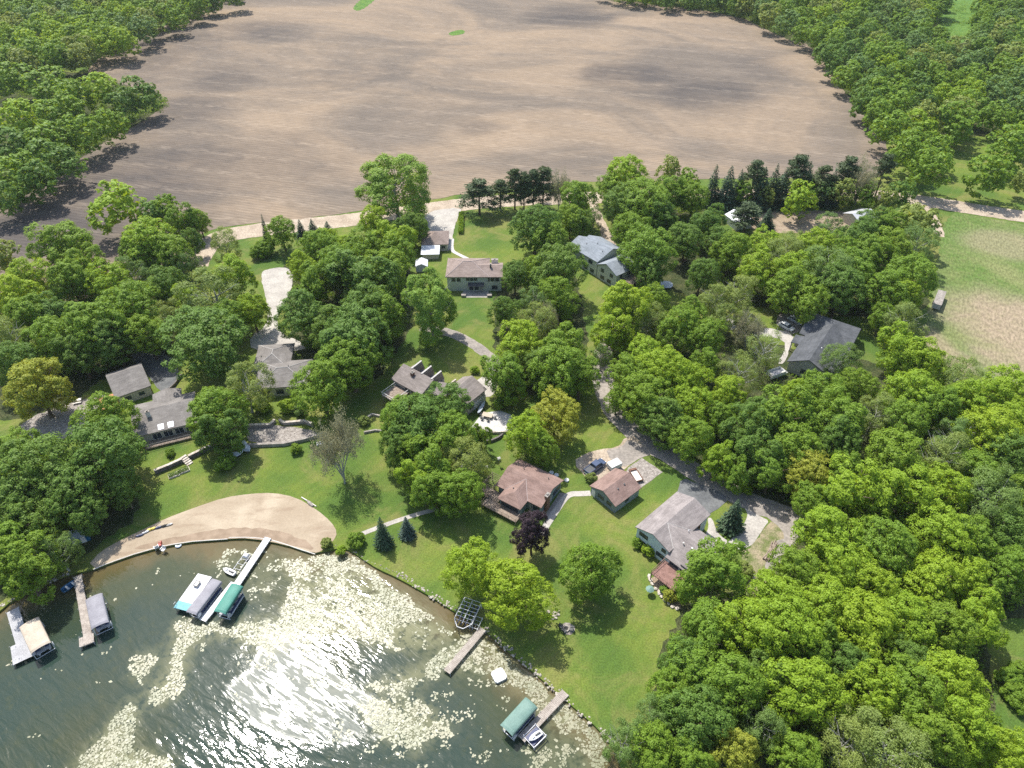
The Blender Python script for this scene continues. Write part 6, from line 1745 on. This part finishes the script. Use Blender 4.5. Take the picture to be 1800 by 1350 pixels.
GROUPS = {'S': 'spruces', 'U': 'spruces', 'P': 'pines', 'H': 'shrubs'}
items.sort(key=lambda i: math.hypot(i['loc'][0], i['loc'][1], CAMH))
KEEP = 285
LEAFK = {'H': 'M', 'Q': 'O'}
count = 0; far = []
for n, i in enumerate(items):
    if n >= KEEP and i['shape'] not in ('spruce', 'pine'): far.append(i); continue
    k = i['kind']; shp = i['shape']; cr = rt.choice(CROWN[shp])
    tk = SPRUCE_TRUNK if shp == 'spruce' else PINE_TRUNK if shp == 'pine' else STEM[0] if shp == 'shrub' else rt.choice(PALE) if shp in ('airy', 'sparse') else rt.choice(TRUNK)
    nm = {'spruce': 'spruce_tree', 'pine': 'pine_tree', 'shrub': 'shrub'}.get(shp, 'broadleaf_tree')
    o = tree_root(nm, (i['loc'][0], i['loc'][1], 0), rt.uniform(0, 6.28), cr, tk, LEAF[LEAFK.get(k, k)], i['sx'], i['sz'], i['label'])
    o['group'] = {'spruce': 'spruces', 'pine': 'pines', 'shrub': 'shrubs'}.get(shp, 'broadleaf trees of the shore and woods'); count += 1
# bare trees, poplars, the purple plum
for a, lb in parse(BARES):
    b = G(float(a[0]), float(a[1])); hgt = height_for(b, float(a[2])); D = float(a[3]) * proj((b.x, b.y, hgt * .6))[2] / F
    o = tree_root('bare_tree', (b.x, b.y, 0), rt.uniform(0, 6.28), BARE[1], BARE[0], None, D / BARE[2], hgt / BARE[3], lb); o['group'] = 'bare trees'
for n, (a, lb) in enumerate(parse(POPLAR)):
    b = G(float(a[0]), float(a[1])); hgt = height_for(b, float(a[2])) * .96; D = float(a[3]) * proj((b.x, b.y, hgt * .6))[2] / F
    tree_root('poplar_tree', (b.x, b.y, 0), 1.0, CROWN['poplar'][n], PALE[n], LEAF['C'], D / 12, hgt / 14, lb)
b = G(934, 975); hgt = height_for(b, 903); D = 72 * proj((b.x, b.y, 4))[2] / F
tree_root('plum_tree', (b.x, b.y, 0), .7, CROWN['tall'][1], TRUNK[1], LEAF['R'], D / 12, hgt / 14, 'dark purple-leaved tree in front of the brown-roofed ranch house')
# low shrubs that stand on their own
SHR = [((1121, 958), 1.5, 'green bush at the foot of the pale blue gable, nearest its left corner', 'M'), ((1139, 972), 1.6, 'green bush at the blue gable beside the red deck', 'L'), ((1038, 845), 1.4, 'olive bush at the left corner of the brown garage', 'O'),
       ((1177, 1052), 1.7, 'bright yellow bush in the boulder-edged planting bed', 'Y'), ((1170, 1042), 1.4, 'green bush behind the yellow one in the planting bed', 'M'), ((806, 497), 2.2, 'dark bush at the left of the hipped house facade', 'D'), ((869, 497), 2.4, 'dark bush at the right of the hipped house facade', 'D'),
       ((740, 722), 1.6, 'small bush beside the entry of the fin-roofed house', 'M'), ((462, 722), 2.4, 'light green bush below the double-hipped house, left of the bed path', 'L'), ((506, 722), 2.2, 'light green bush below the double-hipped house, right of the bed path', 'L'),
       ((527, 727), 2.0, 'green bush at the right end of the upper terrace wall', 'G'), ((1310, 865), 1.6, 'lime bush on the near side of the lane behind the split-level house', 'L'), ((880, 715), 2.2, 'green bush below the concrete turn of the fin-roofed house', 'M'), ((895, 700), 2.4, 'dark bush in the shade right of the concrete turn', 'D'),
       ((835, 655), 1.4, 'green bush by the entry path of the fin-roofed house', 'L'), ((640, 745), 1.6, 'olive bush on the terrace left of the fin-roofed house', 'O'), ((600, 972), 1.2, 'green reeds at the corner between beach and lawn', 'L'), ((575, 960), 1.3, 'olive reeds at the right end of the beach', 'O'),
       ((1305, 1010), 2.0, 'weedy bush beside the lane end', 'O'), ((1766, 1200), 2.2, 'first green bush of the row in the corner clearing', 'M'), ((1775, 1222), 2.2, 'middle green bush of the row in the corner clearing', 'M'), ((1786, 1240), 2.2, 'last green bush of the row in the corner clearing', 'M'), ((1788, 1188), 2.2, 'green bush set apart right of the row in the corner clearing', 'M'), ((300, 800), 1.3, 'small bush on the raised garden by the retaining wall', 'M')]
for px, s, lb, k in SHR:
    q = G(*px); o = tree_root('shrub', (q.x, q.y, 0), rt.uniform(0, 6), rt.choice(CROWN['shrub']), STEM[0], LEAF[k], s / 6, s / 6, lb); o['group'] = 'shrubs'
print('TREES', count, 'far', len(far), [(i['px'], i['py']) for i in far[:3]])
# the farthest part of the woods, past what can be told apart: one mass
LOW = [crown_verts(np.random.default_rng(300 + s), nl=11, ncl=15, nlf=13, leaf=.85, clump=(.10, .18), fill=120) for s in range(5)]
for key in 'LMDOG':
    parts = []
    for i in far:
        if i['kind'] != key: continue
        V = LOW[rt.randrange(5)]; a = rt.uniform(0, 6.28); ca, sa = math.cos(a), math.sin(a)
        X = np.column_stack([(V[:, 0] * ca - V[:, 1] * sa) * i['sx'] + i['loc'][0], (V[:, 0] * sa + V[:, 1] * ca) * i['sx'] + i['loc'][1], V[:, 2] * i['h'] / 14]); parts.append(X)
    if not parts: continue
    o = bpy.data.objects.new('distant_wood', quads_mesh('distant_wood', np.concatenate(parts), LEAF[key])); COL.objects.link(o); o['kind'] = 'stuff'
    o['category'] = 'wood'; o['label'] = 'far-off woodland of %s crowns beyond the ploughed field' % KINDNAME[key]
# undergrowth below and between the trees of the woods
rg = np.random.default_rng(77)
UG = [([(1060, 600), (1200, 550), (1330, 640), (1560, 660), (1800, 700), (1850, 1050), (1720, 1090), (1730, 1200), (1790, 1340), (1120, 1345), (1180, 1150), (1260, 1080), (1420, 960), (1440, 905), (1290, 835), (1190, 770), (1100, 700)], 2600),
      ([(-30, 470), (120, 480), (300, 510), (320, 570), (260, 610), (120, 660), (-30, 660)], 700), ([(510, 450), (700, 440), (720, 560), (680, 640), (560, 650), (520, 540)], 500), ([(890, 470), (1000, 450), (1020, 560), (1020, 690), (900, 690)], 350),
      ([(1070, 340), (1230, 340), (1240, 450), (1130, 440)], 300), ([(1220, 470), (1420, 450), (1600, 470), (1620, 560), (1500, 550), (1400, 530), (1240, 550)], 500), ([(-30, 980), (-30, 820), (150, 830), (200, 880), (130, 960), (20, 1040)], 350),
      ([(-30, 130), (110, 130), (270, 175), (180, 240), (80, 310), (-30, 370)], 500), ([(1300, 20), (1430, 75), (1550, 235), (1640, 250), (1810, 240), (1800, 0)], 900), ([(1240, 352), (1540, 350), (1540, 362), (1240, 366)], 200), ([(120, 108), (420, -8), (400, -14), (100, 96)], 220), ([(130, 118), (40, 120), (-30, 130), (-30, 100), (100, 96)], 120), ([(180, 185), (290, 172), (296, 188), (240, 214), (180, 250), (110, 300), (20, 362), (0, 340), (100, 270)], 380), ([(1296, 26), (1370, 62), (1432, 78), (1500, 180), (1556, 238), (1575, 230), (1515, 165), (1450, 66), (1300, 12)], 380), ([(1040, -6), (1100, -2), (1290, 14), (1290, 22), (1100, 6)], 160)]
P, Nn, S = [], [], []
for poly, n in UG:
    x0, x1, y0, y1 = min(p[0] for p in poly), max(p[0] for p in poly), min(p[1] for p in poly), max(p[1] for p in poly); k = 0
    while k < n:
        px, py = rg.uniform(x0, x1), rg.uniform(y0, y1)
        if not inside((px, py), poly): continue
        k += 1; q = G(px, py); fr_ = max(1.0, q.y / 190); m = int(26 * fr_); r = rg.uniform(.6, 1.5) * fr_; d = unit(rg.normal(size=(m, 3)) + [0, 0, .4]); d[:, 2] = np.abs(d[:, 2])
        P.append(np.array([q.x, q.y, .1]) + d * r * rg.uniform(.5, 1, (m, 1)) * np.array([1.2, 1.2, 1.0])); Nn.append(unit(d + rg.normal(size=(m, 3)) * .5)); S.append(rg.uniform(.3, .65, m))
o = bpy.data.objects.new('undergrowth', quads_mesh('undergrowth', cards(np.concatenate(P), np.concatenate(Nn), np.concatenate(S), rg), LEAF['M'])); COL.objects.link(o); o['kind'] = 'stuff'; o['category'] = 'undergrowth'; o['label'] = 'low green undergrowth filling the gaps between the trees'
# ================================================================== the air
m = bpy.data.materials.new('haze_air'); m.use_nodes = True; t_ = m.node_tree; t_.nodes.remove(t_.nodes['Principled BSDF'])
pv_ = t_.nodes.new('ShaderNodeVolumePrincipled'); pv_.inputs['Color'].default_value = (.82, .90, 1.0, 1); pv_.inputs['Density'].default_value = .00006; pv_.inputs['Anisotropy'].default_value = .2
t_.links.new(pv_.outputs[0], t_.nodes['Material Output'].inputs['Volume'])
h = MB().box(-700, 700, -150, 1250, -3.2, 124).build('haze', m); h['kind'] = 'stuff'; h['category'] = 'haze'; h['label'] = 'thin pale summer haze over the far field and woods'
